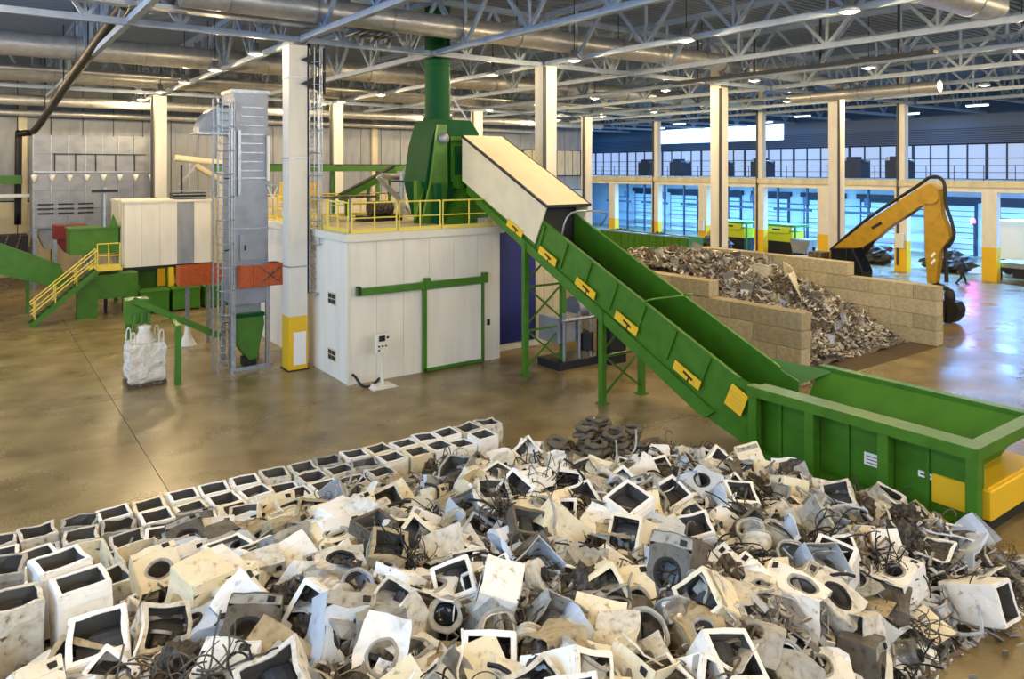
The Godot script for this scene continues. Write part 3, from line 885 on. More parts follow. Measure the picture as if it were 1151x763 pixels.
# ------------------------------------------------------------------ green inclined conveyor with its hopper
func conveyor():
	var k := 0.439                      # rise per metre along u
	var n := Vector2(-k, 1).normalized()
	var vl := 17.5; var vr := 19.4
	var top := func(u): return 2.13 + k * (u - 13.28)
	var t := thing("inclined_conveyor", "green inclined conveyor trough rising from hopper to shredder", "conveyor", W(18.4, 0, 13.3))
	# side walls as ribbed sheets, a pan between them and flat rim on top
	for s in 2:
		var v: float = [vl, vr][s]
		prism_uh(t, "side_wall", v, [Vector2(12.6, 1.85), Vector2(13.0, 1.98), Vector2(27.4, top.call(27.4)), Vector2(27.4, top.call(27.4) - 1.42), Vector2(14.4, 0.72), Vector2(12.6, 0.2)], 0.06, M.green)
		bar(t, "rim", W(v, top.call(13.2), 13.2), W(v, top.call(27.2), 27.2), 0.12, 0.07, M.green)
	prism_uh(t, "pan", (vl + vr) / 2, [Vector2(13.2, 0.9), Vector2(27.2, top.call(27.2) - 1.0), Vector2(27.2, top.call(27.2) - 1.08), Vector2(13.2, 0.8)], vr - vl, M.rubber)
	var u := 14.2
	while u < 23.5:
		var a := W(vl - 0.06, top.call(u) - 0.05, u)
		var b := a + Vector3(0, -1.02 * n.y, 1.02 * n.x * 1.0)
		bar(t, "stiffener", a, b, 0.1, 0.1, M.green)
		var c := W(vr + 0.06, top.call(u) - 0.05, u)
		bar(t, "stiffener", c, c + Vector3(0, -1.02 * n.y, 1.02 * n.x), 0.1, 0.1, M.green)
		u += 1.28
	# lower belt return box along the side
	prism_uh(t, "return_box", vl - 0.05, [Vector2(14.0, 0.98), Vector2(26.5, top.call(26.5) - 1.12), Vector2(26.5, top.call(26.5) - 1.44), Vector2(14.4, 0.68)], 0.16, M.green)
	var i := 0
	for q in [15.0, 17.55, 19.55, 21.65, 23.7]:
		var st := bar(t, "sticker", W(vl - 0.15, top.call(q) - 1.28, q - 0.5), W(vl - 0.15, top.call(q + 1.0) - 1.28, q + 0.5), 0.02, 0.3, M.sticker)
		bar(st, "arrow", W(vl - 0.165, top.call(q + 0.3) - 1.3, q - 0.22), W(vl - 0.165, top.call(q + 0.65) - 1.26, q + 0.12), 0.012, 0.07, M.ink)
		bar(st, "arrow", W(vl - 0.165, top.call(q + 0.35) - 1.22, q - 0.12), W(vl - 0.165, top.call(q + 0.35) - 1.42, q - 0.02), 0.012, 0.05, M.ink)
		i += 1
	var bs := bar(t, "warning_board", W(vl - 0.2, 1.42, 12.9), W(vl - 0.2, 1.66, 13.45), 0.03, 0.66, M.sticker)
	for q in 4:
		bar(bs, "print_line", W(vl - 0.222, 1.66 - q * 0.12, 13.0), W(vl - 0.222, 1.80 - q * 0.12, 13.35), 0.008, 0.02, M.amber)
	# guide frame arches over the trough
	for q in [21.0, 16.9]:
		var y: float = top.call(q)
		tube(t, "guide_arch", [W(vl, y, q), W(vl + 0.25, y + (0.85 if q > 20 else 0.1), q - 0.25), W(vr - 0.1, y + (0.8 if q > 20 else 0.1), q - 0.4), W(vr + 0.0, y + (0.3 if q > 20 else 0.05), q)], 0.035, M.galv if q > 20 else M.green, 6)
	# legs
	for q in [[23.1, 3], [18.75, 2]]:
		var uq: float = q[0]
		var y: float = top.call(uq) - 1.35
		for v in [vl - 0.08, vr - 0.1]:
			bx(t, "leg", W(v, y / 2, uq), Vector3(0.2, y, 0.2), M.green)
			bx(t, "foot", W(v, 0.02, uq), Vector3(0.36, 0.04, 0.36), M.green)
		var st: float = y / q[1]
		for j in q[1]:
			bar(t, "brace", W(vl, st * j + 0.25, uq), W(vr - 0.1, st * (j + 1), uq), 0.06, 0.06, M.green)
			bar(t, "brace", W(vr - 0.1, st * j + 0.25, uq), W(vl, st * (j + 1), uq), 0.06, 0.06, M.green)
			bar(t, "brace", W(vl, st * (j + 1), uq), W(vr - 0.1, st * (j + 1), uq), 0.08, 0.08, M.green)
	# cream cover over the upper half
	var cv := thing("conveyor_cover", "cream box cover over the upper part of the inclined conveyor", "cover", W(18.4, 6, 22))
	var ct := func(x): return 6.6 + 0.477 * (x - 21.73)
	for s in 2:
		prism_uh(cv, "side_panel", [vl - 0.1, vr + 0.1][s], [Vector2(21.73, 6.6), Vector2(27.6, ct.call(27.6)), Vector2(27.6, ct.call(27.6) - 1.95), Vector2(22.45, 5.15)], 0.06, M.cover_cream)
	prism_uh(cv, "roof_panel", (vl + vr) / 2, [Vector2(21.73, 6.56), Vector2(27.6, ct.call(27.6) - 0.04), Vector2(27.6, ct.call(27.6) + 0.03), Vector2(21.73, 6.63)], vr - vl + 0.26, M.cover_cream)
	for s in 2:
		bar(cv, "edge_strip", W([vl - 0.12, vr + 0.12][s], 6.58, 21.73), W([vl - 0.12, vr + 0.12][s], ct.call(27.6) - 0.02, 27.6), 0.08, 0.1, M.dark_steel)
	bx(cv, "mouth_edge", W((vl + vr) / 2, 6.58, 21.7), Vector3(vr - vl + 0.3, 0.1, 0.06), M.black)
	bx(cv, "mouth_shade_sheet", W((vl + vr) / 2, 5.7, 22.5), Vector3(vr - vl + 0.1, 1.8, 0.05), M.black)  # black sheet standing in for the shade inside the open mouth
	# hopper: outer frame of square tube, sloping inner walls
	var h := thing("feed_hopper", "long green open feed hopper on posts at the foot of the conveyor", "hopper", W(19, 0, 10))
	var y := 1.92
	var ua := 7.0; var ub := 12.8; var va := 17.4; var vb := 20.9
	bx(h, "top_rail", W(va, y, (ua + ub) / 2), Vector3(0.34, 0.26, ub - ua), M.green)
	bx(h, "top_rail", W(vb, y, (ua + ub) / 2), Vector3(0.3, 0.26, ub - ua), M.green)
	bx(h, "top_rail", W((va + vb) / 2, y, ua + 0.16), Vector3(vb - va + 0.3, 0.26, 0.34), M.green)
	for q in [ub - 0.15, 10.95, 9.05, ua + 0.13]:
		cbx(h, "post", W(va, y / 2 - 0.06, q), Vector3(0.26, y - 0.12, 0.26), M.green)
		bx(h, "post", W(vb, y / 2 - 0.06, q), Vector3(0.24, y - 0.12, 0.24), M.green)
	# inner walls
	var fa := func(called, p, q, r, s):
		var st := begin()
		var nn: Vector3 = (q - p).cross(s - p).normalized() * 0.02
		quad(st, p + nn, q + nn, r + nn, s + nn); quad(st, s - nn, r - nn, q - nn, p - nn)
		quad(st, p - nn, q - nn, q + nn, p + nn); quad(st, q - nn, r - nn, r + nn, q + nn)
		quad(st, r - nn, s - nn, s + nn, r + nn); quad(st, s - nn, p - nn, p + nn, s + nn)
		mi(called, done(st), M.green, h, Transform3D())
	fa.call("inner_wall", W(va + 0.48, y, ua + 0.3), W(va + 0.48, y, ub), W(va + 0.8, 0.55, ub), W(va + 0.8, 0.55, ua + 0.9))
	fa.call("inner_wall", W(vb - 0.13, y, ub), W(vb - 0.13, y, ua + 0.3), W(vb - 1.2, 0.55, ua + 0.9), W(vb - 1.2, 0.55, ub))
	fa.call("end_wall", W(vb - 0.13, y, ua + 0.3), W(va + 0.48, y, ua + 0.3), W(va + 0.8, 0.55, ua + 0.9), W(vb - 1.2, 0.55, ua + 0.9))
	fa.call("flare_plate", W(vb - 0.13, y + 0.02, ub), W(vb - 0.13, y + 0.02, ub - 0.4), W(vr, 1.2, 13.6), W(vr, 2.3, 13.9))
	fa.call("flare_plate", W(va + 0.1, y + 0.02, ub - 0.6), W(va + 0.1, y + 0.02, ub), W(vl, 2.2, 13.5), W(vl + 0.02, 1.4, 13.5))
	bx(h, "belt", W(18.9, 0.5, 10.6), Vector3(1.8, 0.08, 6.2), M.rubber)
	bx(h, "ledge", W(va + 0.32, y + 0.08, (ua + ub) / 2), Vector3(0.36, 0.05, ub - ua - 0.3), M.green)
	# recessed outer skirt between the posts
	for q in 3:
		bx(h, "skirt_panel", W(va + 0.43, 0.95, 11.9 - 1.92 * q), Vector3(0.06, 1.75, 1.9), M.green)
		bx(h, "skirt_rib", W(va + 0.37, 0.95, 12.1 - 1.92 * q), Vector3(0.06, 1.75, 0.1), M.green)
	bx(h, "base_rail", W(va + 0.2, 0.14, (ua + ub) / 2), Vector3(0.22, 0.2, ub - ua), M.green)
	var pl := bx(h, "type_plate", W(va + 0.38, 0.9, 9.55), Vector3(0.02, 0.3, 0.42), M.white_paint)
	for q in 3:
		bx(pl, "print_line", W(va + 0.368, 0.97 - q * 0.08, 9.55), Vector3(0.006, 0.02, 0.3), M.ink)
	var p2 := bx(h, "type_plate", W(va + 0.38, 0.95, 8.3), Vector3(0.02, 0.14, 0.34), M.white_paint)
	bx(p2, "print_line", W(va + 0.368, 0.95, 8.3), Vector3(0.006, 0.03, 0.24), M.ink)
	# yellow drive under the end
	var y1 := thing("drive_box", "yellow drive box under the free end of the green hopper", "drive", W(18.9, 0, 7.6))
	cbx(y1, "housing", W(19.2, 0.72, 7.55), Vector3(2.9, 0.66, 1.25), M.safety_yellow, 0.03)
	cbx(y1, "skirt", W(19.2, 0.24, 7.55), Vector3(2.6, 0.36, 1.0), M.black, 0.02)
	bx(y1, "lid_line", W(19.2, 1.06, 7.55), Vector3(2.7, 0.03, 1.05), M.safety_yellow)
	rod(y1, "shaft_end", W(20.6, 0.5, 7.5), W(20.85, 0.5, 7.5), 0.16, M.dark_steel)
	# pump unit below the trough
	var pu := thing("pump_unit", "grey pump unit with pipes standing under the conveyor", "machine", W(20.2, 0, 22.8))
	bx(pu, "tank", W(19.6, 1.5, 23.6), Vector3(1.3, 1.0, 1.2), M.zinc_sheet)
	bx(pu, "base", W(20.1, 0.15, 23.4), Vector3(2.6, 0.3, 1.4), M.dark_steel)
	for q in [19.2, 20.0, 20.6, 21.1]:
		rod(pu, "pipe", W(q, 0.3, 22.9), W(q, 2.2, 22.9), 0.07, M.galv, 0.07, 8)
	rod(pu, "motor", W(20.4, 0.6, 22.9), W(20.4, 1.3, 22.9), 0.28, M.dark_steel)
	rod(pu, "pipe", W(19.1, 1.9, 22.9), W(21.1, 1.9, 22.9), 0.08, M.galv, 0.08, 8)
	bx(pu, "cabinet", W(21.5, 1.0, 22.6), Vector3(0.9, 2.0, 0.8), M.dark_steel)
	rod(pu, "drum", W(20.6, 2.1, 24.0), W(21.6, 2.1, 24.0), 0.5, M.zinc_sheet)

# ------------------------------------------------------------------ concrete block bunker with shredded metal
func block_wall(called, label, a: Vector3, b: Vector3, rows_of: Callable, thick = 0.62):
	var t := thing(called, label, "wall", a)
	var len := a.distance_to(b)
	var dir := (b - a).normalized()
	var bl := 2.1; var bh := 0.67
	var turn := Basis(Vector3.UP, atan2(dir.x, dir.z))
	for r in 5:
		var x := 0.0 if r % 2 == 0 else -bl * 0.5
		while x < len - 0.05:
			var x0 := maxf(x, 0.0)
			var x1 := minf(x + bl, len)
			var mid := (x0 + x1) / 2
			if x1 - x0 > 0.1 and r < int(rows_of.call(mid)):
				var jit := rng.randf_range(-0.018, 0.018)
				var c := a + dir * mid + Vector3(0, r * bh + bh / 2, 0) + Vector3(dir.z, 0, -dir.x) * jit
				cbx(t, "block", c, Vector3(thick, bh - 0.014, r3(x1 - x0 - 0.016)), M["block_%d" % rng.randi_range(0, 4)], 0.014, turn)
			x += bl
	return t

func shred_height(v, u) -> float:
	var f := pow(clampf((u - 17.2 - 0.5 * sin(v * 1.7)) / 6.2, 0, 1), 0.85)
	return 3.55 * f * (1.0 - 0.22 * smoothstep(30.0, 35.0, v)) + 0.12 * sin(v * 2.3 + u * 1.1) * f

func bunker():
	var hi := func(x): return 4 if x < 4.2 else 5
	block_wall("block_wall", "stepped concrete block wall of the bunker beside the conveyor", W(24.95, 0, 15.9), W(24.95, 0, 28.6), hi)
	block_wall("block_wall", "stepped concrete block wall of the bunker beside the excavator", W(35.4, 0, 15.9), W(35.4, 0, 28.6), hi)
	block_wall("block_wall", "concrete block wall closing the back of the bunker", W(18.6, 0, 28.95), W(35.72, 0, 28.95), func(_x): return 5)
	var df := bx(self, "bunker_dust_bed", W(30.2, 0.006, 22.2), Vector3(9.7, 0.012, 12.7), M.bunker_dust)
	tag(df, "dark trampled metal dust covering the floor of the block bunker", "dust", "", "stuff")
	# heap of shredded strips
	var st := begin()
	st.set_color(Color(0.22, 0.18, 0.14))
	var g := 0.35
	var v := 25.3
	while v < 34.7:
		var u := 17.0
		while u < 28.2:
			var p := func(x, y): return W(x, maxf(shred_height(x, y) - 0.12, 0.0), y)
			quad(st, p.call(v, u), p.call(v + g, u), p.call(v + g, u + g), p.call(v, u + g))
			u += g
		v += g
	var r := RandomNumberGenerator.new()
	r.seed = 5
	var tones := [Color(0.52, 0.48, 0.40), Color(0.75, 0.70, 0.60), Color(0.18, 0.15, 0.12), Color(0.36, 0.31, 0.25), Color(0.88, 0.84, 0.74), Color(0.14, 0.12, 0.1), Color(0.36, 0.28, 0.19)]
	for i in 9000:
		var x := r.randf_range(25.5, 34.85)
		var u := 17.1 + 11.1 * pow(r.randf(), 1.3)
		var h := shred_height(x, u)
		if h < 0.02 and r.randf() < 0.6: continue
		var b := Basis.from_euler(Vector3(r.randf_range(-0.9, 0.9), r.randf_range(0, TAU), r.randf_range(-0.9, 0.9)))
		st.set_color(tones[r.randi_range(0, 6)] * r.randf_range(0.7, 1.2))
		st_box(st, W(x, h + r.randf_range(-0.06, 0.14), u), Vector3(r.randf_range(0.04, 0.14), r.randf_range(0.01, 0.04), r.randf_range(0.12, 0.42)), b)
	var o := mi("shredded_metal", done(st), M.shred, self, Transform3D())
	tag(o, "heap of fine shredded metal strips filling the block bunker", "scrap heap", "", "stuff")
	# single larger sheets on it
	var variants := []
	for k in 6:
		variants.append(sheet_mesh(0.28 + 0.05 * k, 0.6 + 0.08 * k, 0.008, 400 + k, 3, 0.9, 0.05, 3))
	for i in 130:
		var x := r.randf_range(25.9, 34.6)
		var u := r.randf_range(17.6, 26.5)
		var h := shred_height(x, u)
		if h < 0.15: continue
		var pale: bool = i % 3 == 0
		var s := mi("shredded_sheet", variants[i % 6], M.enamel_grey if pale else (M.rust if i % 3 == 1 else M.steel_scrap), self, Transform3D(Basis.from_euler(Vector3(r.randf_range(-0.7, 0.7) - 0.4, r.randf_range(0, TAU), r.randf_range(-0.6, 0.6))), W(x, h + 0.12, u)))
		tag(s, "%s torn metal sheet lying on the shredded heap in the bunker" % ["pale grey", "rusty brown", "bare steel"][i % 3], "metal sheet", "%s sheets on the shredded heap" % ["pale", "rusty", "steel"][i % 3])
	for i in 3:
		var c := [[31.6, 20.6], [32.4, 21.6], [31.0, 22.1]][i] as Array
		var s := mi("cream_sheet", sheet_mesh(0.9, 1.5 - 0.3 * i, 0.01, 450 + i, 3, 0.4, 0.04, 4), M.enamel_cream, self, Transform3D(Basis.from_euler(Vector3(-0.45, 0.5 + i * 0.8, 0.15)), W(c[0], shred_height(c[0], c[1]) + 0.22, c[1])))
		tag(s, "%s cream sheet on the slope of the shredded heap" % ["largest", "middle", "smallest"][i], "metal sheet")

# ------------------------------------------------------------------ machinery on the left
func left_plant():
	# filter house
	var f := thing("filter_house", "large silver panelled dust filter house by the far wall", "filter", W(6.9, 0, 59.5))
	bx(f, "body", W(6.9, 7.1, 59.8), Vector3(7.0, 6.2, 3.4), M.zinc_sheet)
	for i in 7:
		for j in 5:
			bx(f, "panel", W(3.9 + i * 1.0, 4.65 + j * 1.22, 58.06), Vector3(0.92, 1.12, 0.06), M.zinc_sheet)
	for i in 8:
		bx(f, "seam", W(3.4 + i * 1.0, 7.1, 58.02), Vector3(0.06, 6.2, 0.08), M.galv)
		lathe(f, "pulse_valve", W(3.45 + i * 1.0, 7.35, 57.9), [Vector2(0, -0.26), Vector2(0.06, -0.22), Vector2(0.2, 0.2), Vector2(0, 0.22)], M.white_paint, 10)
	bx(f, "header_pipe", W(6.9, 7.75, 57.9), Vector3(7.0, 0.1, 0.1), M.galv)
	bx(f, "upper_pipe", W(7.3, 8.95, 57.92), Vector3(5.6, 0.06, 0.06), M.dark_steel)
	for i in 5:
		bx(f, "drop_pipe", W(4.6 + i * 1.2, 8.35, 57.92), Vector3(0.06, 1.2, 0.06), M.dark_steel)
	for i in 3:
		for j in 3:
			bx(f, "louvre", W(4.1 + i * 1.15, 5.0 + j * 0.3, 57.98), Vector3(0.9, 0.1, 0.06), M.dark_steel)
	for i in 4:
		prism_vh(f, "dust_funnel", 59.8, [Vector2(3.5 + i * 1.75, 4.0), Vector2(5.1 + i * 1.75, 4.0), Vector2(4.5 + i * 1.75, 2.6), Vector2(4.1 + i * 1.75, 2.6)], 2.6, M.zinc_sheet)
	for v in [3.5, 6.9, 10.3]:
		for u in [58.2, 61.3]:
			bx(f, "leg", W(v, 2.0, u), Vector3(0.25, 4.0, 0.25), M.galv)
	# white cabin on legs
	var c := thing("sorting_cabin", "white box cabin raised on green legs left of the ladder tower", "cabin", W(9.4, 0, 49))
	bx(c, "body", W(9.4, 4.2, 49), Vector3(4.7, 3.66, 4.0), M.gap)
	for i in 5:
		bx(c, "wall_panel", W(7.53 + i * 0.935, 4.2, 46.98), Vector3(0.925, 3.66, 0.06), M.wall_grey if i == 3 else M.enclosure)
	for i in 4:
		bx(c, "side_panel", W(7.02, 4.2, 47.5 + i * 1.0), Vector3(0.06, 3.66, 0.99), M.cover_cream)
	bx(c, "roof", W(9.4, 6.08, 49), Vector3(4.9, 0.12, 4.2), M.enclosure)
	bx(c, "sill", W(9.4, 2.3, 46.95), Vector3(4.8, 0.16, 0.2), M.dark_steel)
	for v in [7.2, 9.4, 11.6]:
		for u in [47.2, 50.8]:
			bx(c, "leg", W(v, 1.12, u), Vector3(0.22, 2.24, 0.22), M.green)
	for s in [-1, 1]:
		bar(c, "brace", W(7.2, 1.4, 47.2), W(7.2 + s * 0.7, 2.2, 47.2), 0.12, 0.12, M.green)
	bx(c, "roof_frame", W(10.7, 6.35, 48), Vector3(1.9, 0.35, 0.8), M.dark_steel)
	for i in 3:
		bx(c, "roof_rail", W(10.9, 6.25 + i * 0.2, 47.2), Vector3(2.4, 0.06, 0.06), M.galv)
	bx(c, "roof_post", W(10.2, 7.2, 47.4), Vector3(0.1, 2.0, 0.1), M.dark_steel)
	# chutes below
	for i in 2:
		var q := thing("discharge_chute", ["green discharge chute under the white cabin", "narrow green discharge chute under the white cabin"][i], "chute", W(8.4 + i * 2.0, 0, 48))
		prism_vh(q, "funnel", 48.3, [Vector2(7.8 + i * 2.2, 2.25), Vector2(8.9 + i * 1.9, 2.25), Vector2(8.7 + i * 1.9, 1.0), Vector2(8.1 + i * 2.1, 1.0)], 1.2, M.green)
		bx(q, "frame", W(8.4 + i * 2.0, 0.5, 48.3), Vector3(0.9, 1.0, 1.2), M.dark_steel)
	var yp := thing("yellow_post", "yellow steel post under the white cabin", "post", W(9.5, 0, 47))
	bx(yp, "shaft", W(9.45, 1.6, 46.6), Vector3(0.28, 1.3, 0.28), M.safety_yellow)
	bx(yp, "foot", W(9.45, 0.5, 46.6), Vector3(0.12, 1.0, 0.12), M.galv)
	for i in 3:
		var v: float = [8.3, 9.9, 11.6][i]
		var b := thing("steel_bin", "green steel bin %s under the white cabin" % ["nearest the stairs", "beside the yellow post", "behind the orange tray"][i], "bin", W(v, 0, 45.5))
		bx(b, "body", W(v, 0.65, 45.4), Vector3(1.4, 1.1, 1.2), M.green)
		bx(b, "rim", W(v, 1.22, 45.4), Vector3(1.5, 0.08, 1.3), M.green)
		for s in [-0.6, 0.6]:
			bx(b, "skid", W(v + s, 0.05, 45.4), Vector3(0.16, 0.1, 1.2), M.dark_steel)
	# green platform machine with railing and stairs
	var m := thing("green_feeder", "green feeder machine with tank legs next to the white cabin", "machine", W(5.9, 0, 48))
	bx(m, "deck", W(6.0, 2.55, 46.4), Vector3(1.5, 0.16, 2.0), M.rail_yellow)
	bx(m, "upper_body", W(5.7, 3.9, 48.6), Vector3(2.4, 1.4, 2.0), M.green)
	bx(m, "upper_rim", W(5.7, 4.62, 48.6), Vector3(2.56, 0.1, 2.2), M.green)
	bx(m, "lower_body", W(6.4, 1.6, 46.2), Vector3(2.3, 1.3, 1.4), M.green)
	bx(m, "tank", W(5.1, 0.95, 45.8), Vector3(0.95, 1.9, 0.95), M.green)
	bx(m, "pipe_run", W(7.0, 1.3, 45.9), Vector3(1.4, 0.3, 0.4), M.green)
	for v in [6.1, 7.0, 7.9]:
		bx(m, "leg", W(v, 0.5, 46.6), Vector3(0.16, 1.0, 0.16), M.dark_steel)
	rod(m, "mast", W(6.25, 4.6, 48.0), W(6.25, 6.9, 48.0), 0.14, M.galv, 0.1, 10)
	bx(m, "mast_arm", W(6.25, 6.7, 48.0), Vector3(1.3, 0.16, 0.3), M.dark_steel)
	rod(m, "mast", W(7.0, 4.6, 47.8), W(7.0, 6.2, 47.8), 0.1, M.cover_cream, 0.1, 10)
	prism_vh(m, "fin", 47.5, [Vector2(6.4, 4.6), Vector2(6.9, 4.6), Vector2(6.6, 5.4)], 0.1, M.green)
	var rr := thing("red_hopper", "dark red hopper on grey legs behind the green feeder", "hopper", W(4.6, 0, 52))
	bx(rr, "bin", W(4.9, 4.2, 52), Vector3(1.7, 0.8, 1.4), M.red_dark)
	prism_vh(rr, "funnel", 52, [Vector2(4.1, 3.8), Vector2(5.7, 3.8), Vector2(5.2, 3.0), Vector2(4.6, 3.0)], 1.2, M.red_dark)
	for v in [4.1, 5.7]:
		bx(rr, "leg", W(v, 1.9, 51.4), Vector3(0.18, 3.8, 0.18), M.galv)
	railing("platform_railing", "yellow pipe railing at the edge of the green platform", [W(5.5, 2.63, 45.45), W(6.7, 2.63, 45.45)], 1.3)
	stairs()
	# green inclined belt at the far left
	var g := thing("inclined_belt", "green inclined belt conveyor descending behind the yellow stairs", "conveyor", W(2, 0, 49))
	prism_vh(g, "side_wall", 48.2, [Vector2(-1.5, 5.3), Vector2(4.1, 2.55), Vector2(4.6, 1.5), Vector2(3.6, 1.5), Vector2(-1.5, 3.5)], 0.1, M.green)
	prism_vh(g, "side_wall", 49.6, [Vector2(-1.5, 5.3), Vector2(4.1, 2.55), Vector2(4.6, 1.5), Vector2(3.6, 1.5), Vector2(-1.5, 3.5)], 0.1, M.green)
	bar(g, "rim", W(-1.5, 5.35, 48.2), W(4.1, 2.6, 48.2), 0.2, 0.12, M.green)
	bar(g, "belt", W(-1.5, 4.9, 48.9), W(4.2, 2.1, 48.9), 1.3, 0.06, M.rubber)
	bar(g, "lower_flange", W(-1.5, 3.5, 48.13), W(3.7, 1.55, 48.13), 0.1, 0.14, M.green)
	for v in [0.2, 2.6]:
		bx(g, "leg", W(v, 1.3, 49), Vector3(0.2, 2.6, 0.2), M.green)
	# dark plant pieces and posts at the wall
	var dk := thing("press_frame", "dark scrap press frame at the far wall left of the filter house", "machine", W(1.6, 0, 60))
	bx(dk, "body", W(1.6, 2.4, 60.5), Vector3(3.2, 2.2, 2.4), M.dark_steel)
	bx(dk, "cap", W(0.4, 5.0, 60.5), Vector3(1.2, 1.0, 1.6), M.green)
	for i in 4:
		bar(dk, "strut", W(0.6 + i * 0.8, 1.6, 59.2), W(1.4 + i * 0.7, 3.6, 59.1), 0.1, 0.1, M.rust)
	bx(dk, "yellow_guard", W(0.7, 3.5, 59.1), Vector3(0.5, 1.5, 0.2), M.safety_yellow)
	var lv := thing("level_conveyor", "grey green level conveyor bridge on the far wall", "conveyor", W(0, 7, 62))
	bx(lv, "frame", W(-2, 7.2, 62.2), Vector3(10, 0.6, 0.9), M.green)
	bx(lv, "pipe", W(0.5, 6.1, 62), Vector3(9, 0.22, 0.22), M.white_paint)
	bx(lv, "support", W(3.6, 3.4, 62), Vector3(0.3, 6.8, 0.3), M.galv)
	# more pipes between column and tower
	var pw := thing("sloping_pipe", "cream sloping pipes between the cabin roof and the ladder tower", "pipe", W(12, 8.5, 54))
	rod(pw, "pipe", W(11.2, 8.7, 54), W(14.8, 8.3, 54), 0.22, M.cover_cream)
	rod(pw, "pipe", W(12.5, 8.2, 54), W(15.0, 6.6, 54), 0.2, M.sand_wall)
	bar(pw, "strut", W(11.3, 6.8, 53.5), W(12.3, 8.0, 53.5), 0.14, 0.14, M.galv)
	bar(pw, "strut", W(12.0, 6.5, 53.5), W(12.0, 8.3, 53.5), 0.12, 0.12, M.galv)
	bx(pw, "support", W(12.0, 3.3, 53.6), Vector3(0.2, 6.6, 0.2), M.galv)
	ladder_tower()
	# orange trays
	for i in 2:
		var q := thing("orange_tray", ["orange sheet metal tray behind the ladder tower", "open orange sheet metal tray in front of the ladder tower"][i], "tray", [W(8.5, 2.7, 36), W(9.4, 3.3, 30.2)][i])
		var p: Vector3 = q.position + Vector3(0, 0.45, 0)
		var w: float = [1.75, 1.62][i]
		bx(q, "front_panel", p + Vector3(0, 0, 0.4), Vector3(w, 0.86, 0.05), M.orange)
		bx(q, "back_panel", p + Vector3(0, 0, -0.4), Vector3(w, 0.86, 0.05), M.orange)
		for s in [-1, 1]:
			bx(q, "end_panel", p + Vector3(s * w / 2, 0, 0), Vector3(0.05, 0.86, 0.84), M.orange)
		bx(q, "bottom", p + Vector3(0, -0.42, 0), Vector3(w, 0.04, 0.8), M.orange)
		if i == 1:
			bar(q, "cross_rib", p + Vector3(-0.05, -0.3, 0.44), p + Vector3(0.7, 0.3, 0.44), 0.05, 0.05, M.rust)
			bar(q, "cross_rib", p + Vector3(-0.05, 0.3, 0.44), p + Vector3(0.7, -0.3, 0.44), 0.05, 0.05, M.rust)
			bx(q, "bracket", p + Vector3(-0.3, 0.0, 0.45), Vector3(0.08, 0.8, 0.06), M.orange)
		else:
			for v in [-0.5, 0.4]:
				bx(q, "stand", p + Vector3(v, -1.8, 0), Vector3(0.16, 2.7, 0.16), M.galv)
			lathe(q, "stand_foot", p + Vector3(-0.5, -3.14, 0), [Vector2(0.42, 0), Vector2(0.35, 0.06), Vector2(0.14, 0.5), Vector2(0.1, 1.0)], M.wall_white, 12)
	# big bag
	var bag := thing("bulk_bag", "white woven bulk bag on a pallet under the green chute", "bag", W(5.3, 0, 30.6))
	var st := begin()
	var nse := FastNoiseLite.new(); nse.seed = 3; nse.frequency = 1.3; nse.fractal_octaves = 2
	var ring := []
	for j in 15:
		var row := []
		for k in 40:
			var which := k / 10
			var fr := (k % 10) / 10.0 * 2.0 - 1.0
			var q: Vector2 = [Vector2(fr, 1), Vector2(1, -fr), Vector2(-fr, -1), Vector2(-1, fr)][which]
			var y := 0.14 + 1.42 * j / 14.0
			var w: float = (0.53 if j == 0 else 0.57 + 0.03 * sin(PI * j / 14.0))
			var p := Vector3(q.x * w, y, q.y * w)
			var d := nse.get_noise_3dv(p * 1.5) * 0.11 + absf(nse.get_noise_3dv(p * 3.1)) * 0.05
			row.append(W(5.3, 0, 30.6) + p + Vector3(q.x, 0, q.y).normalized() * d)
		ring.append(row)
	for j in 14:
		for k in 40:
			var l := (k + 1) % 40
			quad(st, ring[j][k], ring[j][l], ring[j + 1][l], ring[j + 1][k])
	for k in 40:
		tri(st, W(5.3, 1.5, 30.6), ring[14][(k + 1) % 40], ring[14][k])
	mi("sack", done(st), M.bag, bag, Transform3D())
	lathe(bag, "filling_spout", W(5.3, 1.45, 30.6), [Vector2(0.42, 0.1), Vector2(0.3, 0.3), Vector2(0.2, 0.5), Vector2(0.23, 0.66), Vector2(0.1, 0.7), Vector2(0, 0.68)], M.bag, 14)
	for s in [[-1, -1], [1, -1], [-1, 1], [1, 1]]:
		var p := W(5.3 + s[0] * 0.48, 1.5, 30.6 + s[1] * 0.48)
		tube(bag, "lifting_loop", [p + Vector3(-0.06, 0, 0), p + Vector3(-0.05, 0.4, 0), p + Vector3(0.03, 0.5, 0), p + Vector3(0.08, 0.38, 0), p + Vector3(0.08, 0, 0)], 0.03, M.bag, 6)
	bx(bag, "pallet", W(5.3, 0.07, 30.6), Vector3(1.3, 0.12, 1.2), M.rust)
	# green chute channel on a post
	var ch := thing("green_channel", "green sloping steel channel leading from the tower to the bulk bag", "chute", W(6.1, 0, 29.2))
	bar(ch, "floor_plate", W(5.0, 2.95, 31), W(8.1, 1.2, 31), 0.34, 0.05, M.green)
	for s in [-0.17, 0.17]:
		bar(ch, "flange", W(5.0, 3.05, 31 + s), W(8.1, 1.3, 31 + s), 0.05, 0.22, M.green)
	bx(ch, "post", W(6.25, 1.1, 29.6), Vector3(0.2, 2.2, 0.2), M.green)
	bar(ch, "arm", W(6.25, 2.1, 29.6), W(6.3, 2.25, 31), 0.14, 0.14, M.green)
	bx(ch, "head_box", W(5.15, 2.6, 31.4), Vector3(0.8, 0.9, 0.8), M.green)
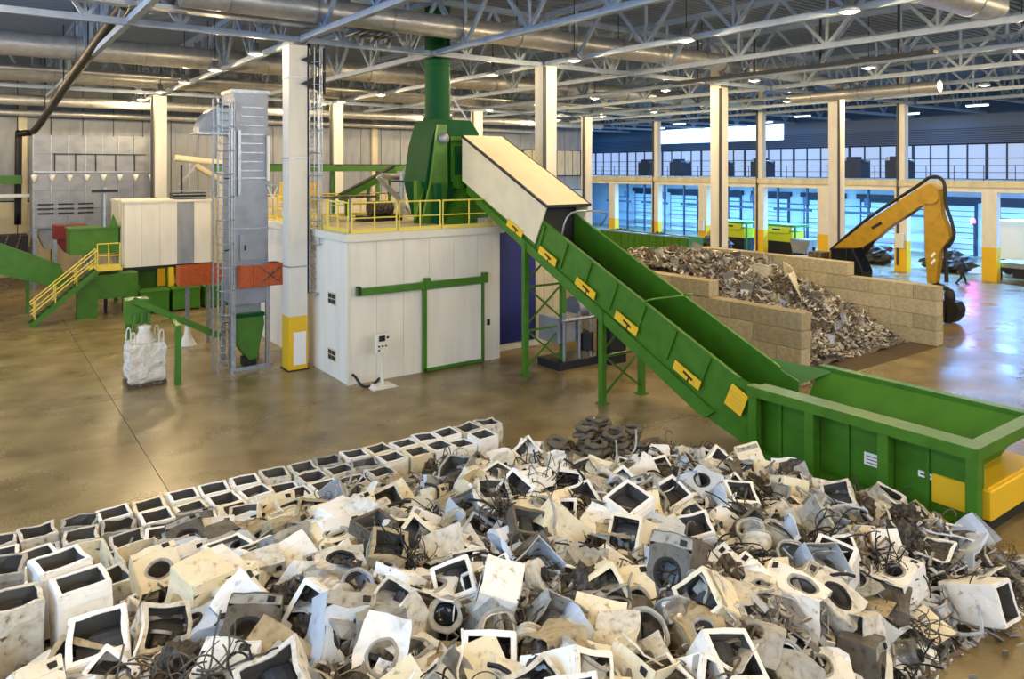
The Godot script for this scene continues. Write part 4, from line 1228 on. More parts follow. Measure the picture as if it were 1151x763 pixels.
	for k in 3:
		bx(ch, "rib", W(5.0 + k * 0.25, 2.2, 30.95), Vector3(0.1, 0.7, 0.1), M.green)
	bx(ch, "rear_post", W(5.0, 1.3, 32.2), Vector3(0.2, 2.6, 0.2), M.green)

func stairs():
	var t := thing("platform_stairs", "yellow railed green steel stairs up to the green platform", "stairs", W(2.6, 0, 45))
	var a := W(2.5, 0.05, 44.9); var b := W(5.45, 2.6, 44.9)
	for s in [-0.45, 0.45]:
		bar(t, "stringer", a + Vector3(0, 0, s), b + Vector3(0, 0, s), 0.06, 0.26, M.green)
	for k in 12:
		var p := a.lerp(b, (k + 0.5) / 12.0)
		bx(t, "tread", p + Vector3(0, 0.06, 0), Vector3(0.26, 0.04, 0.84), M.dark_steel)
	for s in [-0.45, 0.45]:
		var o := Vector3(0, 0, s)
		for h in [0.6, 1.1]:
			rod(t, "handrail", a + o + Vector3(0, h, 0), b + o + Vector3(0, h, 0), 0.035, M.rail_yellow, 0.035, 8)
		for k in 4:
			var p := a.lerp(b, [0.06, 0.36, 0.68, 1.0][k]) + o
			rod(t, "baluster", p, p + Vector3(0, 1.1, 0), 0.03, M.rail_yellow, 0.03, 8)

func ladder(t, foot: Vector3, top: float, width: float, across: Vector3, out: Vector3, cage_from: float, matl):
	# two stiles with rungs, then hoops and cage bars
	for s in [-0.5, 0.5]:
		bar(t, "stile", foot + across * width * s, Vector3(foot.x, top, foot.z) + across * width * s, 0.06, 0.06, matl)
	var y := foot.y + 0.25
	while y < top - 0.1:
		rod(t, "rung", Vector3(foot.x, y, foot.z) - across * width * 0.5, Vector3(foot.x, y, foot.z) + across * width * 0.5, 0.018, matl, 0.018, 6)
		y += 0.3
	y = cage_from
	while y < top:
		var pts := []
		for k in 9:
			var g := PI * k / 8.0
			pts.append(Vector3(foot.x, y, foot.z) + across * width * 0.62 * cos(g) + out * 0.65 * sin(g))
		tube(t, "cage_hoop", pts, 0.022, matl, 5)
		y += 0.9
	for k in 3:
		var g := PI * (k + 1) / 4.0
		var o := across * width * 0.62 * cos(g) + out * 0.65 * sin(g)
		bar(t, "cage_bar", Vector3(foot.x, cage_from, foot.z) + o, Vector3(foot.x, top, foot.z) + o, 0.03, 0.03, matl)

func ladder_tower():
	var t := thing("elevator_tower", "tall grey sheet metal elevator tower with caged ladder", "tower", W(9.1, 0, 31))
	bx(t, "casing", W(9.1, 6.85, 31.0), Vector3(1.36, 8.5, 1.5), M.zinc_sheet)
	bx(t, "lower_casing", W(9.1, 2.2, 31.1), Vector3(1.0, 1.6, 1.0), M.zinc_sheet)
	bx(t, "head_cap", W(9.1, 11.05, 31.0), Vector3(1.5, 0.14, 1.6), M.galv)
	for k in 8:
		bx(t, "band", W(9.15, 7.9 + k * 0.36, 30.22), Vector3(0.9, 0.05, 0.05), M.galv)
	for h in [4.15, 5.6, 7.6]:
		bx(t, "seam", W(9.1, h, 30.2), Vector3(1.4, 0.06, 0.08), M.galv)
	var d := bx(t, "inspection_door", W(9.15, 4.85, 30.2), Vector3(1.0, 1.0, 0.06), M.zinc_sheet)
	bx(d, "handle", W(8.85, 4.85, 30.15), Vector3(0.06, 0.2, 0.05), M.dark_steel)
	bx(t, "guide_tube", W(8.62, 8.2, 30.15), Vector3(0.1, 2.6, 0.1), M.galv)
	bx(t, "guide_tube", W(9.75, 8.4, 30.15), Vector3(0.1, 1.8, 0.1), M.white_paint)
	for v in [8.42, 9.78]:
		for u in [30.3, 31.7]:
			bx(t, "corner_post", W(v, 1.7, u), Vector3(0.16, 3.4, 0.16), M.galv)
	bx(t, "base_frame", W(9.1, 0.06, 30.25), Vector3(1.7, 0.12, 0.12), M.galv)
	bx(t, "bracket", W(9.95, 7.3, 30.2), Vector3(0.5, 0.06, 0.3), M.galv)
	for s in [-1, 1]:
		bar(t, "bracket_strut", W(9.95, 6.8, 30.2), W(9.95 + s * 0.22, 7.3, 30.2), 0.05, 0.05, M.white_paint)
	ladder(t, W(8.02, 0.0, 29.95), 10.7, 0.52, Vector3(1, 0, 0), Vector3(0, 0, 1), 2.4, M.galv)
	for s in [-0.3, 0.3]:
		bar(t, "ladder_post", W(8.02 + s, 0.0, 30.5), W(8.02 + s, 10.7, 30.5), 0.07, 0.07, M.galv)
	for k in 4:
		bar(t, "ladder_stay", W(8.02, 2.0 + k * 2.8, 30.0), W(8.5, 2.0 + k * 2.8, 30.4), 0.05, 0.05, M.dark_steel)
	var e := thing("elbow_hood", "quarter round silver hood on the ladder side of the tower", "hood", W(7.6, 9.4, 31))
	var pts := [Vector2(8.35, 9.4)]
	for k in 9:
		var a := PI / 2 * k / 8.0
		pts.append(Vector2(8.35 - 1.15 * cos(a), 9.4 + 1.1 * sin(a)))
	prism_vh(e, "hood_shell", 31.0, pts, 1.0, M.zinc_sheet)
	bx(e, "hood_flange", W(7.75, 9.36, 31.0), Vector3(1.3, 0.08, 1.1), M.galv)
	bx(e, "inlet_box", W(8.2, 9.9, 30.4), Vector3(0.6, 0.9, 0.3), M.blue_grey)
	var b := thing("green_boot", "green elevator boot hopper at the foot of the tower", "hopper", W(9.15, 0, 31))
	prism_vh(b, "hopper", 30.9, [Vector2(8.6, 2.2), Vector2(9.65, 2.2), Vector2(9.7, 1.7), Vector2(9.4, 0.35), Vector2(9.1, 0.3), Vector2(8.65, 1.0)], 0.9, M.green)
	bx(b, "rim", W(9.12, 2.1, 30.9), Vector3(1.16, 0.14, 1.0), M.green_deep)
	bx(b, "foot", W(9.2, 0.18, 30.9), Vector3(0.5, 0.36, 0.5), M.dark_steel)
	# ladder on the near column
	var c := thing("column_ladder", "narrow caged steel ladder fixed to the near cream column", "ladder", W(11.15, 3.2, 28.6))
	ladder(c, W(11.2, 3.0, 28.95), 12.8, 0.36, Vector3(1, 0, 0), Vector3(0, 0, 1), 5.0, M.galv)
	bx(c, "back_strip", W(11.02, 8.0, 29.1), Vector3(0.16, 10.0, 0.1), M.black)
	bx(c, "foot_step", W(11.3, 3.0, 28.8), Vector3(0.6, 0.06, 0.4), M.galv)
	for k in 4:
		bx(c, "stay", W(11.1, 4.0 + k * 2.4, 29.1), Vector3(0.4, 0.05, 0.1), M.galv)

# ------------------------------------------------------------------ yellow excavator with grapple
func excavator():
	var t := thing("excavator", "yellow tracked excavator with raised boom and black grapple behind the bunker", "excavator", W(41, 0, 24.5))
	for s in [-1.1, 1.1]:
		var tr := prism_uh(t, "track", 41 + s, [Vector2(22.6, 0.35), Vector2(22.9, 0.05), Vector2(26.7, 0.05), Vector2(27.0, 0.35), Vector2(26.9, 0.8), Vector2(26.5, 0.95), Vector2(23.0, 0.95), Vector2(22.7, 0.8)], 0.6, M.rubber)
		for k in 5:
			rod(tr, "roller", W(41 + s - 0.32, 0.45, 23.2 + k * 0.8), W(41 + s + 0.32, 0.45, 23.2 + k * 0.8), 0.25, M.dark_steel)
	bx(t, "turntable", W(41, 1.05, 24.8), Vector3(1.8, 0.3, 1.8), M.dark_steel)
	prism_uh(t, "engine_house", 41.2, [Vector2(23.0, 1.2), Vector2(27.6, 1.2), Vector2(27.9, 1.6), Vector2(27.8, 2.5), Vector2(25.0, 2.7), Vector2(23.0, 2.2)], 2.4, M.cat_yellow)
	prism_uh(t, "cab", 39.7, [Vector2(21.7, 1.2), Vector2(23.4, 1.2), Vector2(23.4, 3.5), Vector2(22.2, 3.6), Vector2(21.6, 2.4)], 1.0, M.cab_glass)
	for p in [[21.7, 1.2, 21.6, 2.4], [21.6, 2.4, 22.2, 3.6], [22.2, 3.6, 23.4, 3.5], [23.4, 1.2, 23.4, 3.5], [22.5, 1.2, 22.5, 3.55]]:
		bar(t, "cab_frame", W(39.18, p[1], p[0]), W(39.18, p[3], p[2]), 0.07, 0.07, M.black)
	bx(t, "engine_grille", W(40.0, 2.2, 26.5), Vector3(0.08, 0.7, 1.6), M.dark_steel)
	rod(t, "exhaust", W(41.6, 2.5, 26.0), W(41.6, 3.2, 26.0), 0.09, M.dark_steel)
	bx(t, "rear_box", W(40.4, 2.85, 24.9), Vector3(0.9, 0.5, 0.9), M.rust)
	# boom and arm
	prism_uh(t, "boom", 41, [Vector2(24.6, 2.3), Vector2(24.75, 2.9), Vector2(22.2, 5.0), Vector2(19.5, 6.85), Vector2(18.8, 7.2), Vector2(18.35, 6.9), Vector2(18.5, 6.25), Vector2(19.3, 6.0), Vector2(21.0, 4.75), Vector2(21.7, 4.1), Vector2(23.2, 3.0), Vector2(24.2, 2.15)], 0.6, M.cat_yellow)
	rod(t, "elbow_pivot", W(40.6, 6.55, 18.75), W(41.4, 6.55, 18.75), 0.42, M.cat_yellow, 0.42, 20)
	prism_uh(t, "arm", 41, [Vector2(19.15, 6.5), Vector2(18.3, 6.6), Vector2(18.25, 5.6), Vector2(17.9, 4.7), Vector2(17.85, 4.4), Vector2(18.2, 3.9), Vector2(18.35, 3.6), Vector2(18.55, 2.0), Vector2(18.95, 1.95), Vector2(19.1, 4.2)], 0.5, M.cat_yellow)
	for k in 2:
		bar(t, "stripe", W(40.74, 3.35 - k * 0.35, 18.75), W(40.74, 3.6 - k * 0.35, 18.55), 0.02, 0.12, M.white_paint)
	bar(t, "lettering", W(40.69, 4.65, 21.9), W(40.69, 5.0, 21.35), 0.02, 0.16, M.black)
	# hydraulics
	rod(t, "cylinder", W(41, 2.2, 23.2), W(41, 4.1, 21.9), 0.14, M.black)
	rod(t, "cylinder", W(41, 6.0, 20.5), W(41, 5.1, 21.6), 0.13, M.black)
	tube(t, "hose", [W(40.9, 3.2, 24.5), W(40.9, 5.2, 22.2), W(40.9, 7.0, 19.6), W(40.9, 7.55, 18.8), W(40.9, 7.3, 18.2), W(40.9, 6.2, 18.1), W(40.9, 5.2, 17.8), W(40.9, 4.5, 17.7), W(40.9, 3.9, 18.0)], 0.09, M.black, 8)
	tube(t, "hose", [W(41.15, 5.5, 20.6), W(41.15, 5.3, 20.3), W(41.15, 5.8, 19.6)], 0.06, M.black, 6)
	# grapple link and grapple
	rod(t, "link", W(41, 4.1, 18.15), W(41, 2.1, 18.1), 0.1, M.dark_steel)
	rod(t, "link", W(41, 2.0, 18.75), W(41, 1.7, 18.0), 0.12, M.dark_steel)
	lathe(t, "rotator", W(41, 1.35, 17.95), [Vector2(0.22, -0.3), Vector2(0.26, -0.1), Vector2(0.26, 0.2), Vector2(0.14, 0.4), Vector2(0, 0.4)], M.black, 14)
	for q in [-1, 1]:
		var w := W(41, 0.95, 17.95)
		var pts := [Vector2(0, 0.25), Vector2(0.45, 0.2), Vector2(0.62, -0.15), Vector2(0.55, -0.55), Vector2(0.28, -0.85), Vector2(0.05, -0.9), Vector2(0.02, -0.3)]
		if q < 0:
			for i in pts.size(): pts[i].x = -pts[i].x
		prism(t, "clamshell", pts, 0.8, M.black, Transform3D(Basis(Vector3(0, 0, -1), Vector3.UP, Vector3(1, 0, 0)), w))

# ------------------------------------------------------------------ walking person: joints, tapered limbs joined smoothly, meshed as surface nets
func field(p: Vector3, bones: Array, k: float) -> float:
	var d := 9.0
	for b in bones:
		var ab: Vector3 = b[1] - b[0]
		var t := clampf((p - b[0]).dot(ab) / maxf(ab.length_squared(), 1e-6), 0, 1)
		var e: float = p.distance_to(b[0] + ab * t) - lerpf(b[2], b[3], t)
		var h := maxf(k - absf(d - e), 0.0) / k
		d = minf(d, e) - h * h * k * 0.25
	return d

func nets(st: SurfaceTool, bones: Array, cell: float, k := 0.04):
	var lo := Vector3(9, 9, 9) * 10; var hi := -lo
	for b in bones:
		var r := Vector3.ONE * (maxf(b[2], b[3]) + cell * 2)
		lo = lo.min(b[0] - r).min(b[1] - r); hi = hi.max(b[0] + r).max(b[1] + r)
	var n := Vector3i(((hi - lo) / cell).ceil()) + Vector3i.ONE
	var val := PackedFloat32Array(); val.resize(n.x * n.y * n.z)
	for z in n.z:
		for y in n.y:
			for x in n.x:
				val[x + n.x * (y + n.y * z)] = field(lo + Vector3(x, y, z) * cell, bones, k)
	var at := {}
	var step := [Vector3i(1, 0, 0), Vector3i(0, 1, 0), Vector3i(0, 0, 1)]
	for z in n.z - 1:
		for y in n.y - 1:
			for x in n.x - 1:
				var s := Vector3.ZERO; var m := 0
				for e in 12:
					var ax := e / 4
					var u := (ax + 1) % 3; var w := (ax + 2) % 3
					var a := Vector3i(x, y, z)
					a[u] += e & 1; a[w] += (e >> 1) & 1
					var b: Vector3i = a + step[ax]
					var fa := val[a.x + n.x * (a.y + n.y * a.z)]; var fb := val[b.x + n.x * (b.y + n.y * b.z)]
					if (fa < 0) != (fb < 0):
						s += Vector3(a).lerp(Vector3(b), fa / (fa - fb)); m += 1
				if m: at[Vector3i(x, y, z)] = lo + s / m * cell
	for c in at:
		for ax in 3:
			var u := (ax + 1) % 3; var w := (ax + 2) % 3
			var b: Vector3i = c + step[ax]
			if c[u] == 0 or c[w] == 0: continue
			var fa := val[c.x + n.x * (c.y + n.y * c.z)]; var fb := val[b.x + n.x * (b.y + n.y * b.z)]
			if (fa < 0) == (fb < 0): continue
			var p = at.get(c); var q = at.get(c - step[u]); var r = at.get(c - step[u] - step[w]); var t = at.get(c - step[w])
			if p == null or q == null or r == null or t == null: continue
			if fa < 0: quad(st, p, q, r, t)
			else: quad(st, t, r, q, p)

func person():
	var at := W(55.0, 0, 23.3)
	var fwd := Vector3(cos(deg_to_rad(36)), 0, sin(deg_to_rad(36)))   # walks across the view
	var side := fwd.cross(Vector3.UP)
	var P := func(f, y, s): return fwd * f + Vector3(0, y, 0) + side * s
	var t := thing("person", "walking person in dark work clothes beside the yellow-footed annex column", "person", at)
	var hipL: Vector3 = P.call(0.0, 0.92, -0.1); var hipR: Vector3 = P.call(0.0, 0.92, 0.1)
	var knL: Vector3 = P.call(0.24, 0.52, -0.1); var knR: Vector3 = P.call(-0.12, 0.5, 0.1)
	var anL: Vector3 = P.call(0.38, 0.1, -0.1); var anR: Vector3 = P.call(-0.44, 0.16, 0.1)
	var toL: Vector3 = P.call(0.58, 0.06, -0.11); var toR: Vector3 = P.call(-0.28, 0.05, 0.11)
	var chest: Vector3 = P.call(0.04, 1.3, 0); var neck: Vector3 = P.call(0.07, 1.48, 0)
	var shL: Vector3 = P.call(0.05, 1.42, -0.2); var shR: Vector3 = P.call(0.05, 1.42, 0.2)
	var elL: Vector3 = P.call(-0.14, 1.17, -0.25); var elR: Vector3 = P.call(0.18, 1.16, 0.25)
	var wrL: Vector3 = P.call(-0.1, 0.93, -0.26); var wrR: Vector3 = P.call(0.4, 1.04, 0.22)
	var head: Vector3 = P.call(0.1, 1.62, 0)
	var legs := [[hipL, knL, 0.085, 0.06], [knL, anL, 0.055, 0.04], [hipR, knR, 0.085, 0.06], [knR, anR, 0.055, 0.04], [hipL, hipR, 0.1, 0.1]]
	var torso := [[P.call(0.0, 0.95, 0), chest, 0.13, 0.15], [chest, neck, 0.14, 0.06], [shL, shR, 0.07, 0.07], [shL, elL, 0.055, 0.043], [elL, wrL, 0.042, 0.03], [shR, elR, 0.055, 0.043], [elR, wrR, 0.042, 0.03]]
	var st := begin(false)
	nets(st, legs + torso + [[neck, head, 0.055, 0.06], [anL, toL, 0.045, 0.035], [anR, toR, 0.045, 0.035]], 0.035)
	# head with nose, chin, ears
	nets(st, [[P.call(0.08, 1.66, 0), P.call(0.09, 1.62, 0), 0.095, 0.085], [P.call(0.12, 1.56, 0), P.call(0.13, 1.54, 0), 0.05, 0.045], [P.call(0.17, 1.63, 0), P.call(0.195, 1.605, 0), 0.012, 0.014],
		[P.call(0.08, 1.62, -0.085), P.call(0.08, 1.59, -0.085), 0.018, 0.014], [P.call(0.08, 1.62, 0.085), P.call(0.08, 1.59, 0.085), 0.018, 0.014]], 0.012, 0.03)
	for h in 2:
		var w: Vector3 = [wrL, wrR][h]
		var dir: Vector3 = (w - [elL, elR][h]).normalized()
		var pn := w + dir * 0.08
		var fing := [[w, pn, 0.028, 0.036]]
		for k in 4:
			var root: Vector3 = pn + fwd * (k - 1.5) * 0.018
			var mid: Vector3 = root + dir * (0.04 + 0.006 * (1.5 - absf(k - 1.5)))
			fing.append([root, mid, 0.009, 0.0085]); fing.append([mid, mid + dir * 0.03 + side * (0.02 if h == 0 else -0.02), 0.0085, 0.008])
		fing.append([w + dir * 0.03 + fwd * 0.03, w + dir * 0.07 + fwd * 0.06, 0.011, 0.009])
		nets(st, fing, 0.007, 0.012)
	mi("body", done(st), M.skin, t, Transform3D(Basis(), at))
	var big := func(list, g):
		var o := []
		for b in list: o.append([b[0], b[1], b[2] + g, b[3] + g])
		return o
	st = begin(false)
	nets(st, big.call(legs, 0.02), 0.035)
	mi("trousers", done(st), M.cloth_dark, t, Transform3D(Basis(), at))
	st = begin(false)
	nets(st, big.call(torso, 0.022), 0.035)
	mi("jacket", done(st), M.cloth_blue, t, Transform3D(Basis(), at))
	st = begin(false)
	nets(st, [[P.call(0.06, 1.68, 0), P.call(0.05, 1.63, 0), 0.105, 0.095], [P.call(0.12, 1.72, 0), P.call(0.02, 1.7, 0), 0.07, 0.08]], 0.02, 0.03)
	mi("hair", done(st), M.black, t, Transform3D(Basis(), at))
	for h in 2:
		st = begin(false)
		nets(st, [[[anL, anR][h] + Vector3(0, -0.02, 0), [toL, toR][h], 0.06, 0.048]], 0.02)
		mi("shoe", done(st), M.black, t, Transform3D(Basis(), at))

# ------------------------------------------------------------------ things near and inside the annex
func far_things():
	var g := thing("long_trough", "long ribbed green trough container by the annex front", "container", W(53, 0, 50.5))
	bx(g, "wall", W(52.0, 0.95, 50.5), Vector3(0.1, 1.5, 11.4), M.green)
	bx(g, "wall", W(54.0, 0.95, 50.5), Vector3(0.1, 1.5, 11.4), M.green)
	for s in [-5.7, 5.7]:
		bx(g, "end_wall", W(53, 0.95, 50.5 + s), Vector3(2.0, 1.5, 0.1), M.green)
	bx(g, "bottom", W(53, 0.2, 50.5), Vector3(2, 0.1, 11.4), M.green)
	for k in 4:
		bx(g, "skid", W(53, 0.08, 46.0 + k * 3.0), Vector3(1.8, 0.16, 0.3), M.dark_steel)
	bx(g, "rim", W(52.0, 1.74, 50.5), Vector3(0.2, 0.12, 11.6), M.zinc_sheet)
	for k in 13:
		bx(g, "rib", W(51.92, 0.95, 44.9 + k * 0.93), Vector3(0.12, 1.5, 0.12), M.green)
	for i in 5:
		var p: Array = [[57.2, 46.0, "beside the annex switch box"], [56.0, 52.0, "next to the long green trough"], [56.4, 57.5, "at the far end of the green trough"], [61.5, 27.0, "behind the excavator boom"], [61.8, 33.0, "behind the excavator cab"]][i]
		var l := mi("scrap_lump", lump_mesh(60 + i, 1.5), M.sooty, self, Transform3D(Basis().scaled(Vector3(1.0, 0.62, 1.5)), W(p[0], 0.75, p[1])))
		tag(l, "dark tangled scrap pile " + p[2], "scrap", "dark scrap piles")
	for i in 2:
		var u: float = [46.4, 41.2][i]
		var t := thing("lime_machine", "lime yellow baling machine with green canopy %s" % ["behind the annex column", "closest to the grey bin"][i], "machine", W(61, 0, u))
		bx(t, "body", W(61, 1.75, u), Vector3(1.8, 0.9, 3.0), M.lime)
		bx(t, "canopy", W(61, 2.75, u), Vector3(2.2, 0.2, 3.8), M.green)
		prism_uh(t, "hopper", 60.0, [Vector2(u - 1.5, 2.65), Vector2(u + 1.5, 2.65), Vector2(u + 1.2, 2.1), Vector2(u - 1.2, 2.1)], 0.2, M.lime)
		bx(t, "base", W(61, 0.65, u), Vector3(1.6, 1.3, 2.8), M.dark_steel)
		for s in [-1.8, 1.8]:
			bx(t, "canopy_post", W(60.1, 1.4, u + s), Vector3(0.14, 2.6, 0.14), M.green)
		bx(t, "nameplate", W(59.88, 2.4, u), Vector3(0.02, 0.16, 0.8), M.ink)
	var gb := thing("grey_bin", "grey rolling bin beside the lime yellow machine", "bin", W(60, 0, 38.6))
	prism_uh(gb, "tub", 60, [Vector2(37.8, 0.5), Vector2(39.2, 0.5), Vector2(39.5, 1.7), Vector2(37.5, 1.7)], 1.2, M.zinc_sheet)
	for s in [38.0, 39.0]:
		rod(gb, "wheel", W(59.5, 0.24, s), W(59.65, 0.24, s), 0.24, M.rubber)
		rod(gb, "wheel", W(60.35, 0.24, s), W(60.5, 0.24, s), 0.24, M.rubber)
	# white truck body and flat trailer at the right
	var tr := thing("white_truck", "white box truck parked inside the annex", "truck", W(64, 0, 20))
	bx(tr, "box_body", W(64.4, 2.6, 20.4), Vector3(2.5, 2.9, 7.6), M.white_paint)
	bx(tr, "chassis", W(64.4, 0.95, 20.4), Vector3(1.6, 0.4, 7.4), M.dark_steel)
	for u in [17.8, 22.6, 23.6]:
		for v in [63.4, 65.3]:
			rod(tr, "wheel", W(v, 0.5, u), W(v + 0.25, 0.5, u), 0.5, M.rubber, 0.5, 20)
	bx(tr, "cab", W(64.4, 1.7, 15.2), Vector3(2.4, 2.4, 2.2), M.white_paint)
	var fl := thing("flat_trailer", "low grey flatbed trailer with chequer ramp in front of the white truck", "trailer", W(60.5, 0, 20))
	bx(fl, "bed", W(60.3, 1.25, 19.6), Vector3(2.2, 0.18, 6.6), M.zinc_sheet)
	bx(fl, "side_rail", W(59.2, 1.1, 19.6), Vector3(0.1, 0.22, 6.6), M.galv)
	bx(fl, "tool_box", W(59.9, 0.65, 20.6), Vector3(1.2, 0.7, 2.4), M.dark_steel)
	for u in [18.4, 19.4]:
		for v in [59.4, 61.0]:
			rod(fl, "wheel", W(v, 0.4, u), W(v + 0.2, 0.4, u), 0.4, M.rubber, 0.4, 20)
	bx(fl, "stand", W(59.5, 0.58, 22.6), Vector3(0.12, 1.16, 0.12), M.dark_steel)
	# two dark machines on the mezzanine
	for i in 6:
		var u: float = [33.0, 37.0, 52.0, 58.0, 63.0, 47.0][i]
		var o := thing("mezzanine_machine", "dark machine on the mezzanine floor, %s from the excavator side" % ["first", "second", "fourth", "fifth", "sixth", "third"][i], "machine", W(66, 7.1, u), "mezzanine machines")
		bx(o, "body", W(66, 7.9, u), Vector3(1.6, 1.6, 1.8), M.frame_dark)
		bx(o, "top", W(66, 8.85, u + 0.2), Vector3(1.0, 0.4, 0.9), M.frame_dark)
		rod(o, "pipe", W(66, 8.6, u - 1.2), W(66, 8.9, u + 1.2), 0.1, M.galv)

# ------------------------------------------------------------------ scrap: meshes that are bent, folded and dented
func bend_of(sd: int, folds: int, angle: float, amp: float, size: float) -> Dictionary:
	var r := RandomNumberGenerator.new()
	r.seed = sd * 7919 + 13
	var n := FastNoiseLite.new()
	n.seed = sd
	n.frequency = 1.6 / size
	n.fractal_octaves = 2
	var list := []
	for i in folds:
		var d := Vector3(r.randf_range(-1, 1), r.randf_range(-1, 1), r.randf_range(-0.6, 0.6)).normalized()
		var ax := d.cross(Vector3(r.randf_range(-0.3, 0.3), r.randf_range(-0.3, 0.3), 1).normalized()).normalized()
		list.append({"p": d * size * r.randf_range(0.05, 0.34), "n": d, "a": ax, "g": angle * r.randf_range(0.35, 1.0) * (1 if r.randf() < 0.5 else -1)})
	return {"f": list, "n": n, "amp": amp, "w": 0.1 * size, "c": Vector3(0, 0, 0)}

func bent(p: Vector3, D: Dictionary) -> Vector3:
	if D.is_empty(): return p
	p -= D.c
	for f in D.f:
		var t: float = (p - f.p).dot(f.n)
		if t > 0:
			p = f.p + (p - f.p).rotated(f.a, f.g * minf(t / D.w, 1.0))
	var n: FastNoiseLite = D.n
	p += Vector3(n.get_noise_3dv(p), n.get_noise_3dv(p + Vector3(9.1, 3.3, 1.7)), n.get_noise_3dv(p + Vector3(-4.2, 7.7, 5.1))) * D.amp
	return p + D.c

# thin plate spanned by ex and ey from o, nx by ny cells, thickness th
func st_plate(st, o: Vector3, ex: Vector3, ey: Vector3, nx: int, ny: int, th: float, D := {}):
	var nn := ex.cross(ey).normalized() * th
	var g := func(i, j, s): return bent(o + ex * (float(i) / nx) + ey * (float(j) / ny) + nn * s, D)
	for i in nx:
		for j in ny:
			quad(st, g.call(i, j, 1), g.call(i + 1, j, 1), g.call(i + 1, j + 1, 1), g.call(i, j + 1, 1))
			quad(st, g.call(i, j + 1, 0), g.call(i + 1, j + 1, 0), g.call(i + 1, j, 0), g.call(i, j, 0))
	for i in nx:
		quad(st, g.call(i, 0, 0), g.call(i + 1, 0, 0), g.call(i + 1, 0, 1), g.call(i, 0, 1))
		quad(st, g.call(i + 1, ny, 0), g.call(i, ny, 0), g.call(i, ny, 1), g.call(i + 1, ny, 1))
	for j in ny:
		quad(st, g.call(0, j + 1, 0), g.call(0, j, 0), g.call(0, j, 1), g.call(0, j + 1, 1))
		quad(st, g.call(nx, j, 0), g.call(nx, j + 1, 0), g.call(nx, j + 1, 1), g.call(nx, j, 1))

# plate in the x-y plane about c with a round hole
func st_holed(st, c: Vector3, w: float, h: float, hole: Vector2, r: float, th: float, D := {}, sides := 28):
	var f := func(k, ring, s):
		var a: float = TAU * k / sides + PI / sides
		var d := Vector2(cos(a), sin(a))
		var lim := minf((w / 2 - hole.x * signf(d.x)) / maxf(absf(d.x), 1e-5), (h / 2 - hole.y * signf(d.y)) / maxf(absf(d.y), 1e-5))
		var q := hole + d * lerpf(r, lim, ring / 3.0)
		if ring == 3:
			# pull the outermost ring into the corners
			if absf(absf(q.x) - w / 2) < w * 0.07 and absf(absf(q.y) - h / 2) < h * 0.07:
				q = Vector2(signf(q.x) * w / 2, signf(q.y) * h / 2)
		return bent(c + Vector3(q.x, q.y, s * th), D)
	for k in sides:
		for i in 3:
			quad(st, f.call(k, i, 1), f.call(k, i + 1, 1), f.call(k + 1, i + 1, 1), f.call(k + 1, i, 1))
			quad(st, f.call(k + 1, i, 0), f.call(k + 1, i + 1, 0), f.call(k, i + 1, 0), f.call(k, i, 0))
		quad(st, f.call(k, 0, 0), f.call(k, 0, 1), f.call(k + 1, 0, 1), f.call(k + 1, 0, 0))
		quad(st, f.call(k, 3, 1), f.call(k, 3, 0), f.call(k + 1, 3, 0), f.call(k + 1, 3, 1))

func st_ring(st, c: Vector3, R: float, r: float, D := {}, sides := 24, flat := 1.0):
	# torus lying in the x-y plane
	var g := func(i, j):
		var a: float = TAU * i / sides
		var b: float = TAU * j / 8.0
		return bent(c + Vector3(cos(a) * (R + r * cos(b)), sin(a) * (R + r * cos(b)), r * flat * sin(b)), D)
	for i in sides:
		for j in 8:
			quad(st, g.call(i, j), g.call(i + 1, j), g.call(i + 1, j + 1), g.call(i, j + 1))

func st_cyl(st, c: Vector3, R: float, L: float, D := {}, sides := 20, rings := 3, capped := true):
	# along z, ridged
	var g := func(i, j, q):
		var a: float = TAU * i / sides
		return bent(c + Vector3(cos(a) * q, sin(a) * q, L * (float(j) / rings - 0.5)), D)
	for i in sides:
		for j in rings:
			var q := R * (1.0 if j % 2 == 0 else 0.97)
			quad(st, g.call(i, j, q), g.call(i + 1, j, q), g.call(i + 1, j + 1, q), g.call(i, j + 1, q))
			quad(st, g.call(i, j + 1, q - 0.012), g.call(i + 1, j + 1, q - 0.012), g.call(i + 1, j, q - 0.012), g.call(i, j, q - 0.012))
		if capped:
			quad(st, g.call(i + 1, 0, R), g.call(i, 0, R), g.call(i, 0, R * 0.3), g.call(i + 1, 0, R * 0.3))
			tri(st, g.call(i + 1, 0, R * 0.3), g.call(i, 0, R * 0.3), bent(c + Vector3(0, 0, -L * 0.42), D))
		quad(st, g.call(i, rings, R), g.call(i + 1, rings, R), g.call(i + 1, rings, R * 0.82), g.call(i, rings, R * 0.82))

func sheet_mesh(w, h, th, sd, folds, angle, amp, cells = 7) -> ArrayMesh:
	var D := bend_of(sd, folds, angle, amp, maxf(w, h))
	var st := begin()
	st_plate(st, Vector3(-w / 2, -h / 2, 0), Vector3(w, 0, 0), Vector3(0, h, 0), cells, cells, th, D)
	if w > 0.5:
		st_plate(st, Vector3(-w / 2, -h / 2, 0), Vector3(0, 0, -0.04), Vector3(0, h, 0), 1, cells, th, D)
		st_plate(st, Vector3(w / 2, -h / 2, -0.04), Vector3(0, 0, 0.04), Vector3(0, h, 0), 1, cells, th, D)
		st_plate(st, Vector3(-w / 2, h / 2, 0), Vector3(0, 0, -0.04), Vector3(w, 0, 0), 1, cells, th, D)
	return done(st)

